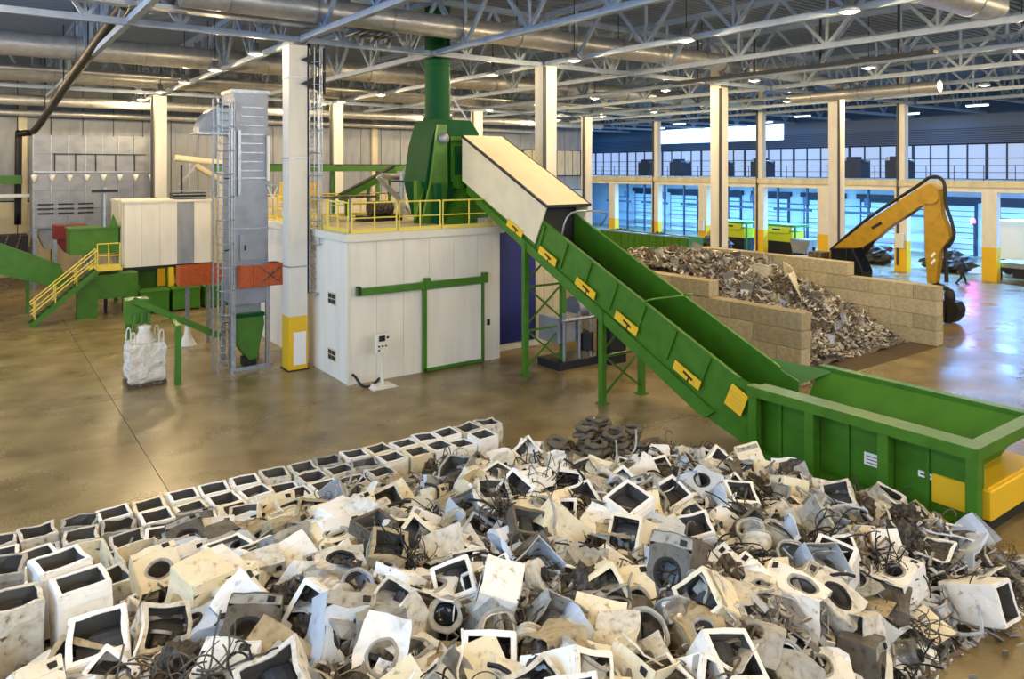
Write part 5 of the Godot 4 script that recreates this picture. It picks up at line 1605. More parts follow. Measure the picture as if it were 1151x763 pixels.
func lump_mesh(sd, size) -> ArrayMesh:
	# crumpled faceted lump
	var n := FastNoiseLite.new()
	n.seed = sd; n.frequency = 2.6 / size; n.fractal_octaves = 4; n.fractal_gain = 0.6
	var st := begin()
	var g := func(i, j):
		var a: float = TAU * i / 26.0
		var b: float = PI * j / 14.0 - PI / 2
		var d := Vector3(cos(a) * cos(b), sin(b), sin(a) * cos(b))
		return d * size * (0.8 + 0.5 * n.get_noise_3dv(d * size))
	for i in 26:
		for j in 14:
			quad(st, g.call(i + 1, j), g.call(i, j), g.call(i, j + 1), g.call(i + 1, j + 1))
	return done(st)

# prototypes: Node3D with parts, built about the origin (middle of the thing)
func proto_washer(sd, body, crush) -> Node3D:
	var o := Node3D.new()
	add_child(o)
	var D := bend_of(sd, 2 if crush > 0.1 else 0, crush, 0.03 + 0.05 * crush, 0.85)
	var w := 0.6; var h := 0.84; var d := 0.56
	var st := begin()
	st_plate(st, Vector3(-w / 2, -h / 2, -d / 2), Vector3(0, 0, d), Vector3(0, h, 0), 5, 6, 0.012, D)
	st_plate(st, Vector3(w / 2, -h / 2, d / 2), Vector3(0, 0, -d), Vector3(0, h, 0), 5, 6, 0.012, D)
	if sd % 3 != 0:
		st_plate(st, Vector3(-w / 2, h / 2, d / 2), Vector3(w, 0, 0), Vector3(0, 0, -d), 5, 5, 0.012, D)
	st_plate(st, Vector3(-w / 2, -h / 2, d / 2), Vector3(w, 0, 0), Vector3(0, 0.07, 0), 5, 1, 0.012, D)
	st_plate(st, Vector3(w / 2, -h / 2, -d / 2), Vector3(-w, 0, 0), Vector3(0, h * 0.45, 0), 5, 3, 0.012, D)
	mi("cabinet", done(st), body, o, Transform3D())
	st = begin()
	st_holed(st, Vector3(0, -0.04, d / 2), w, h - 0.2, Vector2(0, -0.03), 0.17, 0.014, D)
	mi("front_panel", done(st), body, o, Transform3D())
	st = begin()
	st_plate(st, Vector3(-w / 2, h / 2 - 0.14, d / 2), Vector3(w, 0, 0), Vector3(0, 0.14, -0.03), 6, 1, 0.016, D)
	var cp := mi("control_strip", done(st), M.enamel_grey if sd % 2 else body, o, Transform3D())
	st = begin()
	st_plate(st, Vector3(0.12, h / 2 - 0.11, d / 2 + 0.012), Vector3(0.1, 0, 0), Vector3(0, 0.07, -0.015), 1, 1, 0.02, D)
	mi("knob", done(st), M.dark_steel, cp, Transform3D())
	st = begin()
	st_ring(st, Vector3(0, -0.07, d / 2 + 0.005), 0.18, 0.028, D, 24, 0.7)
	mi("door_ring", done(st), M.rubber if sd % 2 else M.enamel_grey, o, Transform3D())
	st = begin()
	st_cyl(st, Vector3(0, -0.05, 0.02), 0.24, 0.42, D, 18, 4)
	mi("drum", done(st), M.steel_scrap, o, Transform3D())
	remove_child(o)
	return o

# open-topped upright cabinet as set out in the rows
func proto_cabinet(sd, body, crush) -> Node3D:
	var o := Node3D.new()
	add_child(o)
	var D := bend_of(sd, 1 if crush > 0.1 else 0, crush * 0.5, 0.02 + 0.05 * crush, 0.85)
	var w := 0.6; var h := 0.85; var d := 0.58
	var st := begin()
	for s in 4:
		var b := Basis(Vector3.UP, s * PI / 2)
		var hw: float = (w if s % 2 == 0 else d) / 2
		var hd: float = (d if s % 2 == 0 else w) / 2
		st_plate(st, b * Vector3(-hw, -h / 2, hd), b * Vector3(2 * hw, 0, 0), Vector3(0, h, 0), 4, 5, 0.012, D)
	mi("cabinet", done(st), body, o, Transform3D())
	st = begin()
	var e := 0.055
	for s in [-1, 1]:
		st_plate(st, Vector3(-w / 2, h / 2, s * (d / 2 - e / 2) + e / 2), Vector3(w, 0, 0), Vector3(0, 0, -e), 5, 1, 0.014, D)
		st_plate(st, Vector3(s * (w / 2 - e / 2) - e / 2, h / 2, d / 2), Vector3(e, 0, 0), Vector3(0, 0, -d), 1, 5, 0.014, D)
	mi("top_frame", done(st), body, o, Transform3D())
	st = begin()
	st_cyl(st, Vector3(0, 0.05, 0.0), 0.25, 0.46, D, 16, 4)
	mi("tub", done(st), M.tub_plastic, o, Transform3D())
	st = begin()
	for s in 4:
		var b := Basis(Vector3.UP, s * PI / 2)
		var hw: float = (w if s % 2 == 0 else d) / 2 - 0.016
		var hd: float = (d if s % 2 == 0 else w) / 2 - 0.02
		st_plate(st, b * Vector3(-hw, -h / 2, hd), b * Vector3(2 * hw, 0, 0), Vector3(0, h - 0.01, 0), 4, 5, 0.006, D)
	mi("shade_liner", done(st), M.shade_liner, o, Transform3D())  # inner plates whose dark colour stands in for shade inside
	st = begin()
	st_plate(st, Vector3(-w / 2 + 0.02, h / 2 - 0.3, -d / 2 + 0.02), Vector3(w - 0.04, 0, 0), Vector3(0, 0.02, d - 0.04), 4, 3, 0.03, bend_of(sd + 5, 2, 0.5, 0.08, 0.5))
	mi("inner_tray", done(st), M.steel_scrap if sd % 2 else M.rust, o, Transform3D())
	if sd % 2 == 0:
		st = begin()
		st_box(st, bent(Vector3(0.1, h / 2 - 0.2, 0.08), D), Vector3(0.28, 0.1, 0.18), Basis(Vector3.UP, 0.3))
		mi("counterweight", done(st), M.enamel_grey, o, Transform3D())
	st = begin()
	st_plate(st, Vector3(-w / 2 + 0.03, h / 2 - 0.16, d / 2 + 0.012), Vector3(w - 0.06, 0, 0), Vector3(0, 0.1, 0), 4, 1, 0.014, D)
	mi("front_strip", done(st), M.enamel_grey if sd % 3 == 0 else body, o, Transform3D())
	remove_child(o)
	return o

func proto_panel_holed(sd, body) -> Node3D:
	var o := Node3D.new()
	add_child(o)
	var D := bend_of(sd, 2, 0.6, 0.04, 0.7)
	var st := begin()
	st_holed(st, Vector3.ZERO, 0.62, 0.78, Vector2(0.0, -0.03), 0.16, 0.012, D)
	mi("panel", done(st), body, o, Transform3D())
	st = begin()
	st_ring(st, Vector3(0, -0.03, 0.012), 0.175, 0.022, D)
	mi("door_ring", done(st), M.enamel_grey, o, Transform3D())
	remove_child(o)
	return o

func proto_drum(sd) -> Node3D:
	var o := Node3D.new()
	add_child(o)
	var D := bend_of(sd, 1, 0.25, 0.04, 0.6)
	var st := begin()
	st_cyl(st, Vector3.ZERO, 0.25, 0.36, D, 22, 6)
	mi("shell", done(st), M.steel_scrap if sd % 2 else M.enamel_dirty, o, Transform3D())
	st = begin()
	st_ring(st, Vector3(0, 0, 0.18), 0.245, 0.022, D)
	mi("rim", done(st), M.enamel_grey, o, Transform3D())
	st = begin()
	st_cyl(st, Vector3(0, 0, -0.22), 0.1, 0.06, D, 14, 1)
	mi("hub", done(st), M.dark_steel, o, Transform3D())
	remove_child(o)
	return o

func proto_frame(sd, body) -> Node3D:
	var o := Node3D.new()
	add_child(o)
	var D := bend_of(sd, 2, 0.4, 0.05, 0.8)
	var w := 0.56; var h := 0.74; var e := 0.05
	for s in [-1, 1]:
		var st := begin()
		st_plate(st, Vector3(s * w / 2 - e / 2, -h / 2, 0), Vector3(e, 0, 0), Vector3(0, h, 0), 1, 7, 0.03, D)
		mi("stile", done(st), body, o, Transform3D())
		st = begin()
		st_plate(st, Vector3(-w / 2, s * h / 2 - e / 2, 0), Vector3(w, 0, 0), Vector3(0, e, 0), 7, 1, 0.03, D)
		mi("crossbar", done(st), body, o, Transform3D())
	if sd % 2:
		var st := begin()
		st_plate(st, Vector3(-w / 2, -h / 2, -0.02), Vector3(w * 0.9, 0, 0), Vector3(0, h * 0.8, 0), 4, 4, 0.006, D)
		mi("torn_sheet", done(st), M.sooty, o, Transform3D())
	remove_child(o)
	return o

func proto_door(sd) -> Node3D:
	# round porthole door: white ring, bowl of glass
	var o := Node3D.new()
	add_child(o)
	var D := bend_of(sd, 0, 0.0, 0.03, 0.4)
	var st := begin(false)
	st_ring(st, Vector3.ZERO, 0.2, 0.045, D, 28, 0.6)
	mi("ring", done(st), M.enamel if sd % 2 else M.enamel_grey, o, Transform3D())
	mi("bowl", lathe_mesh([Vector2(0.19, 0.0), Vector2(0.17, -0.05), Vector2(0.13, -0.1), Vector2(0.0, -0.12)], 20), M.cab_glass, o, Transform3D(Basis(Vector3(1, 0, 0), PI / 2), Vector3.ZERO))
	st = begin()
	st_box(st, Vector3(0.235, 0, 0), Vector3(0.07, 0.12, 0.04))
	mi("hinge", done(st), M.dark_steel, o, Transform3D())
	remove_child(o)
	return o

func proto_motor(sd) -> Node3D:
	var o := Node3D.new()
	add_child(o)
	var st := begin()
	st_cyl(st, Vector3.ZERO, 0.11, 0.26, {}, 16, 7)
	mi("housing", done(st), M.rust if sd % 2 else M.sooty, o, Transform3D())
	st = begin()
	st_cyl(st, Vector3(0, 0, 0.16), 0.14, 0.04, {}, 18, 1)
	mi("pulley", done(st), M.enamel_grey, o, Transform3D())
	st = begin()
	st_plate(st, Vector3(-0.14, -0.13, -0.1), Vector3(0.28, 0, 0), Vector3(0, 0, 0.2), 2, 2, 0.02)
	mi("bracket", done(st), M.dark_steel, o, Transform3D())
	remove_child(o)
	return o

func proto_ring(sd) -> Node3D:
	# rubber door gasket or small tyre
	var o := Node3D.new()
	add_child(o)
	var D := bend_of(sd, 1, 0.3, 0.1, 0.6)
	var st := begin(false)
	st_ring(st, Vector3.ZERO, 0.235, 0.075, D, 26, 0.85)
	mi("tyre", done(st), M.tyre, o, Transform3D())
	st = begin(false)
	st_ring(st, Vector3(0, 0, 0.03), 0.2, 0.02, D, 26, 1.0)
	mi("bead", done(st), M.enamel_dirty if sd % 2 else M.rubber, o, Transform3D())
	remove_child(o)
	return o

func proto_single(called, mesh, matl) -> Node3D:
	var o := Node3D.new()
	add_child(o)
	mi(called, mesh, matl, o, Transform3D())
	remove_child(o)
	return o

func profile_mesh(sd) -> ArrayMesh:
	var r := RandomNumberGenerator.new()
	r.seed = sd
	var pts := []
	var p := Vector3(-0.5, 0, 0)
	var d := Vector3(1, 0, 0)
	for i in 9:
		pts.append(p)
		d = (d + Vector3(r.randf_range(-0.3, 0.3), r.randf_range(-0.4, 0.4), r.randf_range(-0.4, 0.4))).normalized()
		p += d * 0.14
	var st := begin(sd % 2 == 0)
	st_tube(st, pts, 0.016 + 0.006 * (sd % 3), 4 if sd % 2 == 0 else 7)
	return done(st)

func tangle_mesh(sd) -> ArrayMesh:
	var r := RandomNumberGenerator.new()
	r.seed = sd
	var st := begin(false)
	for i in 30:
		var p := Vector3(r.randf_range(-0.3, 0.3), r.randf_range(-0.1, 0.12), r.randf_range(-0.3, 0.3))
		var d := Vector3(r.randf_range(-1, 1), r.randf_range(-0.3, 0.3), r.randf_range(-1, 1)).normalized()
		var pts := []
		var c := Vector3(r.randf_range(-0.3, 0.3), r.randf_range(-0.2, 0.2), r.randf_range(-0.3, 0.3))
		for k in 16:
			pts.append(p)
			c = c * 0.8 + Vector3(r.randf_range(-0.12, 0.12), r.randf_range(-0.08, 0.08), r.randf_range(-0.12, 0.12))
			d = (d + c - p * Vector3(0.35, 1.4, 0.35)).normalized()
			p += d * 0.055
		st_tube(st, pts, r.randf_range(0.006, 0.016), 5)
	return done(st)

# ------------------------------------------------------------------ the appliance heap
const EDGE := [Vector2(-1.6, 18.0), Vector2(12.4, 17.9), Vector2(13.2, 16.4), Vector2(15.2, 15.8), Vector2(16.6, 13.4), Vector2(16.9, 9.0), Vector2(17.1, 5.4), Vector2(12.4, 5.6), Vector2(8.0, 4.6), Vector2(-1.6, 4.2)]

func edge_dist(v: float, u: float) -> float:
	var p := Vector2(v, u)
	var poly := PackedVector2Array(EDGE)
	if not Geometry2D.is_point_in_polygon(p, poly): return -1.0
	var d := 9.0
	for i in poly.size():
		d = minf(d, p.distance_to(Geometry2D.get_closest_point_to_segment(p, poly[i], poly[(i + 1) % poly.size()])))
	return d

func heap_h(v: float, u: float) -> float:
	var e := edge_dist(v, u)
	if e < 0: return 0.0
	var h := lerpf(0.6, 2.05, smoothstep(16.6, 9.6, u))
	h *= lerpf(1.0, 0.46, smoothstep(7.5, 14.0, v))
	h *= smoothstep(0.0, 1.9, e + 0.25)
	return h + 0.16 * sin(v * 1.9 + 0.6 * u) * sin(u * 1.6 - 0.4 * v) * smoothstep(0.4, 2.0, e)

func in_view(p: Vector3, margin: float) -> bool:
	# within a metre or two of what the lens takes in
	var f := Vector3(sin(deg_to_rad(36)), 0, -cos(deg_to_rad(36)))
	var s := Vector3(f.z * -1.0, 0, f.x)
	var q := p - Vector3(0, 8, 0)
	var d := q.dot(f)
	if d < 3: return false
	return absf(q.dot(s)) < d * 0.69 + margin and -q.y < d * 0.69 + margin

func place(o: Node3D, called, label, category, group, xf: Transform3D):
	o.name = numbered(called)
	add_child(o)
	o.transform = xf
	tag(o, label, category, group)

func zone(v, u) -> String:
	if v > 14.2 and u > 7.2: return "beside the green hopper posts"
	if v > 11.0 and u > 13.2: return "around the stacked rubber rings"
	if edge_dist(v, u) < 1.5 and u < 9.0: return "at the loose heap edge on bare floor"
	if u > 14.6: return "behind the neat rows of cabinets" if u > 16.2 else "just in front of the cabinet rows"
	if v < 3.4: return "by the tall stacked cabinets"
	if v > 10.5: return "on the hopper side of the heap"
	if u > 11.2: return "on the rear slope of the appliance heap"
	return "on the crest of the appliance heap"

func heap():
	var r := RandomNumberGenerator.new()
	r.seed = 20
	var whites := [M.enamel, M.enamel_dirty, M.enamel_cream, M.enamel_grey, M.enamel, M.enamel_bluish, M.enamel_tan, M.enamel_dark]
	var tone := ["white", "stained white", "cream", "grey", "white", "bluish white", "tan", "dark grey"]
	# ---- core of fine debris
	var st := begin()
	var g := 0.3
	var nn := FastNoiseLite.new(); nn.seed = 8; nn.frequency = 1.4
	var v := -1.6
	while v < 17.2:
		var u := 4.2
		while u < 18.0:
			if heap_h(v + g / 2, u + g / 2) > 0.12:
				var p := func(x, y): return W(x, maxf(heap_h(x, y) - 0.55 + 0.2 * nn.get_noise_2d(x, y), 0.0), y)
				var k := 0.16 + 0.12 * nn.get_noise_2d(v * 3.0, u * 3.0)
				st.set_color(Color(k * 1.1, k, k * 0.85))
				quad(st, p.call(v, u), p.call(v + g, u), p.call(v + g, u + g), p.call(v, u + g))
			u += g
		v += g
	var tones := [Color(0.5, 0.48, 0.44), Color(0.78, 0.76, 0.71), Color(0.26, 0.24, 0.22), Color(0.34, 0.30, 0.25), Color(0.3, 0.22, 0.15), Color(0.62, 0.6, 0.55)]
	for i in 17000:
		var x := r.randf_range(-1.2, 17.4)
		var u := r.randf_range(5.0, 17.4)
		var h := heap_h(x, u)
		if h < 0.05 and r.randf() < 0.93: continue
		if edge_dist(x, u) < 0 and (x < 12 or u > 12): continue
		if not in_view(W(x, h, u), 0.5): continue
		st.set_color(tones[r.randi_range(0, 5)] * r.randf_range(0.6, 1.1))
		var b := Basis.from_euler(Vector3(r.randf_range(-1.2, 1.2), r.randf_range(0, TAU), r.randf_range(-1.2, 1.2)))
		st_box(st, W(x, maxf(h - 0.3 + r.randf_range(-0.1, 0.36), 0.03), u), Vector3(r.randf_range(0.02, 0.13), r.randf_range(0.006, 0.03), r.randf_range(0.05, 0.32)), b)
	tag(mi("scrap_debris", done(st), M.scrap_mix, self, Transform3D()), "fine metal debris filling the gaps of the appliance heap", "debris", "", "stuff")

	# ---- prototypes
	var washers := []; var cabinets := []; var sheets := []; var holed := []; var drums := []; var frames := []; var doors := []; var motors := []; var rings := []; var lumps := []; var bars := []; var tangles := []
	for i in 13:
		washers.append([proto_washer(100 + i, whites[i % 8], [0.2, 0.5, 0.08, 0.7, 0.35][i % 5]), tone[i % 8], ["dented", "mangled", "intact", "folded", "crushed"][i % 5]])
	for i in 10:
		var w: int = [0, 1, 2, 0, 3, 4, 1, 0, 6, 7][i]
		cabinets.append([proto_cabinet(130 + i, whites[w], [0.0, 0.5, 0.1, 0.0, 0.7, 0.2, 0.4, 0.0, 0.6, 0.5][i]), tone[w]])
	for i in 5:
		tangles.append([proto_single("tangle", tangle_mesh(340 + i), [M.rubber, M.sooty, M.black, M.rust, M.enamel_dark][i]), ["black rubber", "sooty", "black", "rusty", "dark grey"][i], "matted"])
	for i in 16:
		sheets.append([proto_single("sheet", sheet_mesh([0.58, 0.66, 0.5, 0.8][i % 4], [0.8, 0.62, 0.9, 0.7][(i / 2) % 4], 0.008, 160 + i, 1 + i % 3, [0.5, 0.9, 0.15, 1.2][i % 4], [0.03, 0.05, 0.015, 0.08][i % 4]), whites[i % 8]), tone[i % 8], ["bent", "folded", "even", "crumpled"][i % 4]])
	for i in 4:
		sheets.append([proto_single("sheet", sheet_mesh(0.6, 0.7, 0.008, 190 + i, 3, 1.1, 0.16), [M.sooty, M.rust, M.steel_scrap, M.sooty][i]), ["sooty black", "rusty", "bare steel", "sooty black"][i], "crumpled"])
	for i in 8:
		holed.append([proto_panel_holed(200 + i, whites[i]), tone[i], "bent"])
	for i in 4:
		drums.append([proto_drum(220 + i), "dull" if i % 2 else "bare steel", "dented"])
		doors.append([proto_door(240 + i), "white" if i % 2 == 0 else "grey", "round"])
		motors.append([proto_motor(250 + i), "rusty" if i % 2 == 1 else "sooty", "small"])
		rings.append([proto_ring(260 + i), "dusty", "rubber"])
	for i in 5:
		frames.append([proto_frame(230 + i, whites[(i + 3) % 8]), tone[(i + 3) % 8], "twisted"])
	for i in 6:
		lumps.append([proto_single("lump", lump_mesh(300 + i, 0.26 + 0.03 * i), [M.sooty, M.rust, M.sooty, M.steel_scrap, M.sooty, M.tyre][i]), ["sooty black", "rusty", "sooty black", "bare steel", "sooty black", "dark grey"][i], "crushed"])
	for i in 6:
		bars.append([proto_single("bar", profile_mesh(320 + i), [M.enamel_grey, M.steel_scrap, M.rust, M.black, M.enamel, M.rubber][i]), ["grey", "bare steel", "rusty", "black", "white", "black rubber"][i], "bent"])

	# ---- neat rows of open cabinets along the far side
	var nth := ["first", "second", "third", "fourth", "fifth", "sixth", "seventh", "eighth", "ninth", "tenth", "eleventh", "twelfth", "thirteenth", "fourteenth", "fifteenth", "sixteenth", "seventeenth", "eighteenth", "nineteenth", "twentieth"]
	for row in 5:
		var x := -0.9
		var i := 0
		var x1: float = [12.0, 11.6, 8.2, 4.6, 2.4][row]
		while x < x1:
			var c: Array = cabinets[(i * 3 + row * 5) % 8]
			var o: Node3D = c[0].duplicate()
			var lift := 0.0
			if row == 1 and i % 7 == 3: lift = -0.12
			place(o, "washer_cabinet", "%s open-topped washer cabinet, %s along the %s row" % [c[1], nth[mini(i, 19)], ["rearmost", "second", "third", "fourth", "fifth"][row]], "washing machine", "cabinets in the %s row" % ["rearmost", "second", "third", "fourth", "fifth"][row],
				Transform3D(Basis.from_euler(Vector3(r.randf_range(-0.04, 0.04), r.randf_range(-0.1, 0.1) + (PI / 2) * r.randi_range(0, 3), r.randf_range(-0.04, 0.04))), W(x, 0.43 + lift, 17.4 - row * 0.68 + r.randf_range(-0.06, 0.06))))
			x += 0.645 + r.randf_range(0.0, 0.05)
			i += 1
	# ---- tall stacks at the near left
	var stacks := [[0.15, 14.2, 2], [0.85, 14.3, 2], [1.55, 14.1, 2], [0.2, 13.3, 2], [0.95, 13.2, 2], [1.0, 12.0, 3], [0.25, 12.3, 3], [1.7, 12.9, 2], [0.5, 11.3, 3], [1.15, 11.25, 3], [-0.1, 11.6, 3], [2.3, 13.6, 2], [2.2, 11.9, 2], [1.9, 11.0, 2]]
	for i in stacks.size():
		for k in stacks[i][2]:
			var c: Array = cabinets[(i * 5 + k * 3) % 8] if (i + k) % 3 else washers[[2, 0, 7][(i + k) % 3]]
			var o: Node3D = c[0].duplicate()
			place(o, "stacked_cabinet", "%s washer cabinet %s, %s stack beside the heap" % [c[1], ["at the bottom", "second up" if stacks[i][2] == 3 else "on top", "on top"][k], nth[i]], "washing machine", "tall stacked cabinets",
				Transform3D(Basis.from_euler(Vector3(r.randf_range(-0.03, 0.03), 0.1 + r.randf_range(-0.14, 0.14) + (PI if k % 2 else 0.0), r.randf_range(-0.03, 0.03))), W(stacks[i][0] + r.randf_range(-0.05, 0.05), 0.43 + k * 0.87, stacks[i][1])))
	# ---- rubber rings in leaning stacks
	for i in 9:
		var c := [[12.9, 15.5, 5], [13.5, 15.2, 7], [14.1, 15.3, 8], [14.7, 14.8, 6], [13.3, 14.5, 6], [14.0, 14.5, 7], [15.1, 14.2, 4], [12.7, 14.6, 4], [14.5, 13.9, 5]][i] as Array
		for k in c[2]:
			var o: Node3D = rings[(i + k) % 4][0].duplicate()
			place(o, "rubber_ring", "dusty rubber ring %s in the %s leaning ring stack" % [["lowest", "second up", "third up", "fourth up", "fifth up", "sixth up", "seventh up", "eighth up"][k], nth[i]], "rubber ring", "stacked rubber rings",
				Transform3D(Basis.from_euler(Vector3(PI / 2 + r.randf_range(-0.22, 0.22), r.randf_range(0, TAU), 0)), W(c[0] + r.randf_range(-0.12, 0.12), 0.1 + k * 0.145, c[1] + r.randf_range(-0.12, 0.12))))
	# ---- the loose heap
	var count := 0
	var kinds := {
		"washer": [washers, "washing_machine", "porthole washer", "washing machine"],
		"sheet": [sheets, "sheet_panel", "sheet metal panel", "metal panel"],
		"holed": [holed, "front_panel_scrap", "porthole panel", "metal panel"],
		"drum": [drums, "washer_drum", "washer drum", "drum"],
		"frame": [frames, "cabinet_frame", "cabinet frame", "frame"],
		"door": [doors, "porthole_door", "porthole door", "door"],
		"motor": [motors, "washer_motor", "washer motor", "motor"],
		"lump": [lumps, "scrap_lump", "scrap lump", "scrap"],
		"bar": [bars, "scrap_bar", "metal strip", "strip"],
		"tangle": [tangles, "hose_tangle", "tangle of hoses and wire", "scrap"],
		"cabinet": [cabinets, "loose_cabinet", "open washer cabinet", "washing machine"],
	}
	# pieces that stand out: v, u, height, kind, variant, share of lens-ward tilt, roll, scale
	var heroes := [[7.16, 13.84, 1.3, "sheet", 2, 0.5, 0.5, 1.0], [8.43, 12.38, 1.35, "sheet", 6, 0.6, 1.2, 1.0], [6.14, 13.33, 1.2, "washer", 2, 0.8, 0.3, 1.0], [6.93, 9.54, 2.0, "holed", 0, 0.7, 0.4, 1.05],
		[7.72, 7.61, 1.75, "washer", 2, 0.9, 0.2, 1.0], [8.84, 7.25, 1.5, "washer", 7, 0.6, -0.5, 1.0], [8.06, 8.42, 1.6, "cabinet", 0, 0.3, 0.9, 0.95], [6.64, 7.23, 2.15, "sheet", 10, 0.7, 1.4, 1.1], [10.44, 7.19, 1.45, "sheet", 2, 1.6, 0.2, 1.0],
		[3.99, 8.12, 2.2, "holed", 4, 0.9, -0.2, 1.1], [4.15, 11.38, 1.65, "cabinet", 3, 0.5, 0.5, 1.1], [3.01, 9.03, 2.15, "sheet", 6, 0.7, 0.9, 1.1], [2.3, 12.22, 1.8, "washer", 2, 0.3, 0.2, 1.0], [2.87, 9.63, 2.0, "washer", 7, 0.5, -0.3, 1.05],
		[9.03, 8.11, 1.6, "drum", 0, 0.8, 0.0, 1.1], [7.11, 6.84, 1.9, "drum", 1, 0.9, 0.0, 1.1], [6.09, 7.16, 2.1, "sheet", 5, 0.8, 0.8, 0.9], [13.31, 8.45, 1.05, "sheet", 11, 0.6, 0.6, 1.0], [13.92, 7.15, 0.85, "sheet", 4, 0.9, 0.3, 0.9],
		[12.35, 6.96, 0.95, "holed", 3, 0.5, 0.6, 1.0], [11.56, 6.29, 0.7, "holed", 5, 0.6, 1.0, 1.0], [13.04, 6.02, 0.35, "sheet", 10, 0.3, 0.9, 1.0], [9.74, 9.6, 1.45, "sheet", 6, 0.7, 1.5, 0.95], [15.36, 11.25, 0.8, "cabinet", 2, 0.9, 0.4, 0.95],
		[8.83, 10.89, 1.35, "washer", 5, 0.7, 0.8, 0.95], [5.1, 8.53, 2.1, "door", 0, 0.8, 0.0, 1.0], [6.03, 9.44, 1.9, "lump", 1, 0.0, 0.0, 1.2], [6.49, 11.46, 1.5, "cabinet", 5, 0.6, 1.1, 1.0], [9.66, 12.83, 1.05, "washer", 2, 0.7, 0.5, 0.9],
		[10.23, 9.09, 1.35, "sheet", 10, 0.9, 0.7, 0.9], [2.94, 11.83, 1.6, "washer", 0, 0.6, 0.2, 1.0], [3.23, 14.58, 1.1, "washer", 7, 0.4, 0.2, 0.95], [4.89, 7.28, 2.2, "sheet", 2, 0.5, 0.4, 1.0], [9.02, 6.38, 1.2, "frame", 1, 0.8, 0.3, 1.1], [9.85, 6.29, 0.85, "frame", 3, 1.0, -0.2, 1.1],
		[15.15, 9.14, 0.8, "sheet", 1, 0.7, 0.3, 0.9], [16.3, 7.38, 0.4, "lump", 3, 0.0, 0.0, 1.2], [2.0, 9.48, 2.1, "lump", 0, 0.0, 0.0, 1.3]]
	for i in heroes.size():
		var q: Array = heroes[i]
		var K: Array = kinds[q[3]]
		var c: Array = K[0][int(q[4]) % K[0].size()]
		var at := W(q[0], q[2], q[1])
		var z: Vector3 = ((Vector3(0, 8, 0) - at).normalized() * q[5] + Vector3.UP * 0.6).normalized()
		var x := Vector3.UP.cross(z)
		x = (x if x.length() > 0.05 else Vector3.RIGHT).normalized().rotated(z, q[6])
		var b := Basis(x, z.cross(x), z)
		var o: Node3D = c[0].duplicate()
		place(o, K[1], "prominent %s %s %s %s" % [c[2] if c.size() > 2 else "battered", c[1], K[2], zone(q[0], q[1])], K[3], "%s %s" % [K[2], zone(q[0], q[1])], Transform3D(b.scaled(Vector3.ONE * q[7]), at))
	var layers := [[0.64, ["washer", "washer", "washer", "cabinet", "cabinet", "cabinet", "sheet", "frame", "tangle"], -0.14], [0.74, ["sheet", "sheet", "holed", "washer", "drum", "frame", "holed", "tangle", "sheet", "cabinet"], 0.04], [0.72, ["bar", "bar", "door", "motor", "lump", "drum", "tangle", "sheet"], -0.02]]
	for L in layers:
		var sp: float = L[0]
		var u := 5.2
		while u < 17.2:
			var x := -0.8
			while x < 17.0:
				var pv := x + r.randf_range(-0.24, 0.24)
				var pu := u + r.randf_range(-0.24, 0.24)
				x += sp
				var e := edge_dist(pv, pu)
				var roll := r.randf()
				if e < 0.25: continue
				if pu > 15.7 and pv < 11.8: continue
				if pv < 2.6 and pu > 10.6: continue
				if pv > 12.3 and pv < 15.4 and pu > 13.6: continue
				var clear := true
				for q in heroes:
					if Vector2(pv - q[0], pu - q[1]).length() < (0.3 if L[2] < -0.1 else 0.5): clear = false
				if not clear: continue
				var y := heap_h(pv, pu)
				var at := W(pv, y + L[2], pu)
				if not in_view(at, 0.7): continue
				if e < 1.0 and L[2] < 0: at.y = y * 0.5
				var k: String = L[1][r.randi_range(0, L[1].size() - 1)]
				if pv > 11.5 and k in ["washer", "cabinet"] and roll < 0.72: k = "sheet" if roll < 0.55 else "frame"
				if pv > 6.0 and pv <= 11.5 and k == "cabinet" and roll < 0.55: k = "sheet" if roll < 0.35 else "holed"
				if pv < 5.5 and pu > 11.0 and L[2] < 0.05 and roll < 0.75 and k != "bar": k = "washer" if roll < 0.4 else "cabinet"
				var K: Array = kinds[k]
				var c: Array = K[0][r.randi_range(0, K[0].size() - 1)]
				if k != "tangle" and c[1] in ["tan", "dark grey", "grey"] and r.randf() < 0.55:
					c = K[0][r.randi_range(0, K[0].size() - 1)]
				var o: Node3D = c[0].duplicate()
				var b: Basis
				if k == "sheet" or k == "holed" or k == "frame" or k == "door":
					# lies with its face roughly up, tipped any way
					b = Basis(Vector3.UP, r.randf_range(0, TAU)) * Basis(Vector3.RIGHT, -PI / 2 + r.randf_range(-0.15, 0.95)) * Basis(Vector3.BACK, r.randf_range(0, TAU))
				elif k == "bar":
					b = Basis.from_euler(Vector3(r.randf_range(-0.4, 0.4), r.randf_range(0, TAU), r.randf_range(-0.25, 0.25)))
				elif pv < 5.5 and pu > 11.0:
					b = Basis(Vector3.UP, r.randf_range(-0.5, 0.5)) * Basis(Vector3.RIGHT, [0.0, -1.45, -0.3][r.randi_range(0, 2)] + r.randf_range(-0.12, 0.12))
				elif k == "cabinet":
					# open mouth tipped towards the near side
					b = Basis(Vector3.UP, -0.6 + r.randf_range(-0.9, 0.9)) * Basis(Vector3.RIGHT, r.randf_range(0.2, 1.3)) * Basis(Vector3.UP, r.randf_range(0, TAU))
				else:
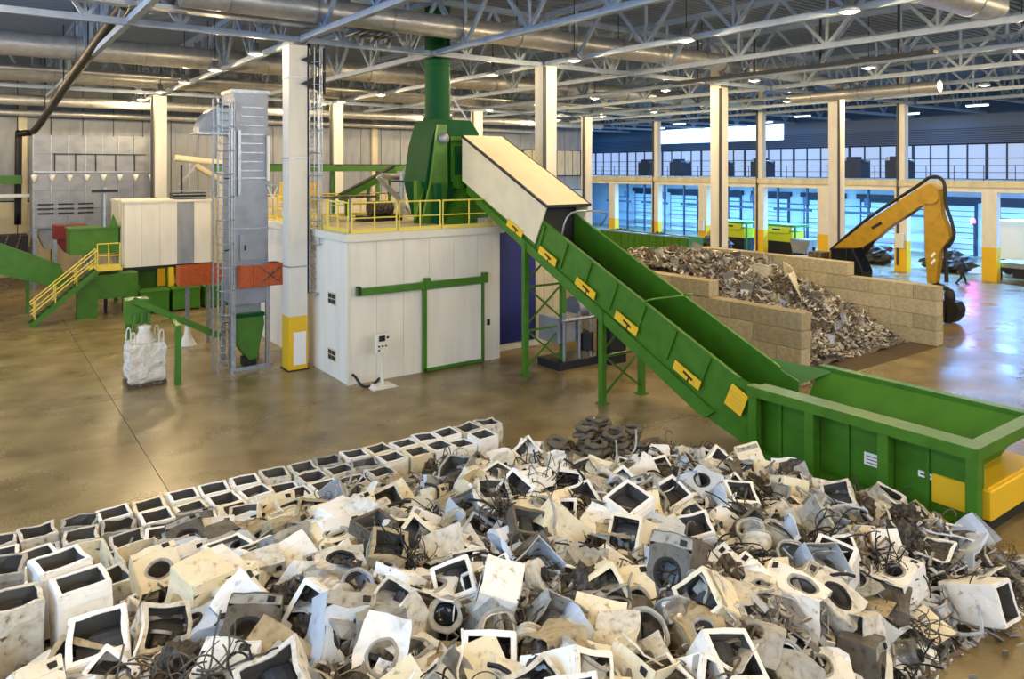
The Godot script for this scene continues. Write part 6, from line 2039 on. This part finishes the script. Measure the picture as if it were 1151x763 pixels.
					b = Basis(Vector3.UP, r.randf_range(0, TAU)) * Basis(Vector3.RIGHT, r.randf_range(-1.6, 0.5)) * Basis(Vector3.BACK, r.randf_range(-0.5, 0.5))
				var s := r.randf_range(0.88, 1.1)
				var ext := {"washer": 0.36, "cabinet": 0.36, "drum": 0.2, "lump": 0.2, "tangle": 0.14, "frame": 0.12, "sheet": 0.14, "holed": 0.14}.get(k, 0.08) as float
				at.y = maxf(at.y, ext)
				var state: String = c[2] if c.size() > 2 else "battered"
				var pose := ""
				if k in ["washer", "cabinet", "drum"]:
					pose = " facing up" if b.z.y > 0.6 else (" upright" if b.y.y > 0.8 else (" toppled" if b.y.y < 0.3 else " tilted"))
				elif k in ["sheet", "holed", "frame", "door"]:
					pose = " lying flat" if b.z.y > 0.85 else (" standing steeply" if b.z.y < 0.5 else " sloping")
				elif k == "bar":
					pose = " sticking up" if absf(b.x.y) > 0.18 else " lying down"
				place(o, K[1], "%s %s %s%s %s" % [state, c[1], K[2], pose, zone(pv, pu)], K[3], "%s %s" % [K[2], zone(pv, pu)], Transform3D(b.scaled(Vector3(s, s, s)), at))
				count += 1
			u += sp
	# one amber oven tray that stands out by the stacks
	var am := thing("amber_tray", "amber coloured tray with white rim lying by the stacked cabinets", "tray", W(2.6, 2.0, 11.5))
	var bs := Basis.from_euler(Vector3(-1.0, 0.5, 0.0))
	mi("plate", sheet_mesh(0.46, 0.5, 0.02, 380, 0, 0, 0.02, 3), M.amber, am, Transform3D(bs, W(2.9, 2.05, 11.4)))
	for s in [-1, 1]:
		bx(am, "rim", W(2.9, 2.05, 11.4) + bs * Vector3(s * 0.25, 0, 0.02), Vector3(0.05, 0.56, 0.04), M.enamel, bs)
		bx(am, "rim", W(2.9, 2.05, 11.4) + bs * Vector3(0, s * 0.27, 0.02), Vector3(0.54, 0.05, 0.04), M.enamel, bs)
	for p in [washers, cabinets, sheets, holed, drums, frames, doors, motors, rings, lumps, bars, tangles]:
		for c in p: c[0].free()
	print("heap things ", count)
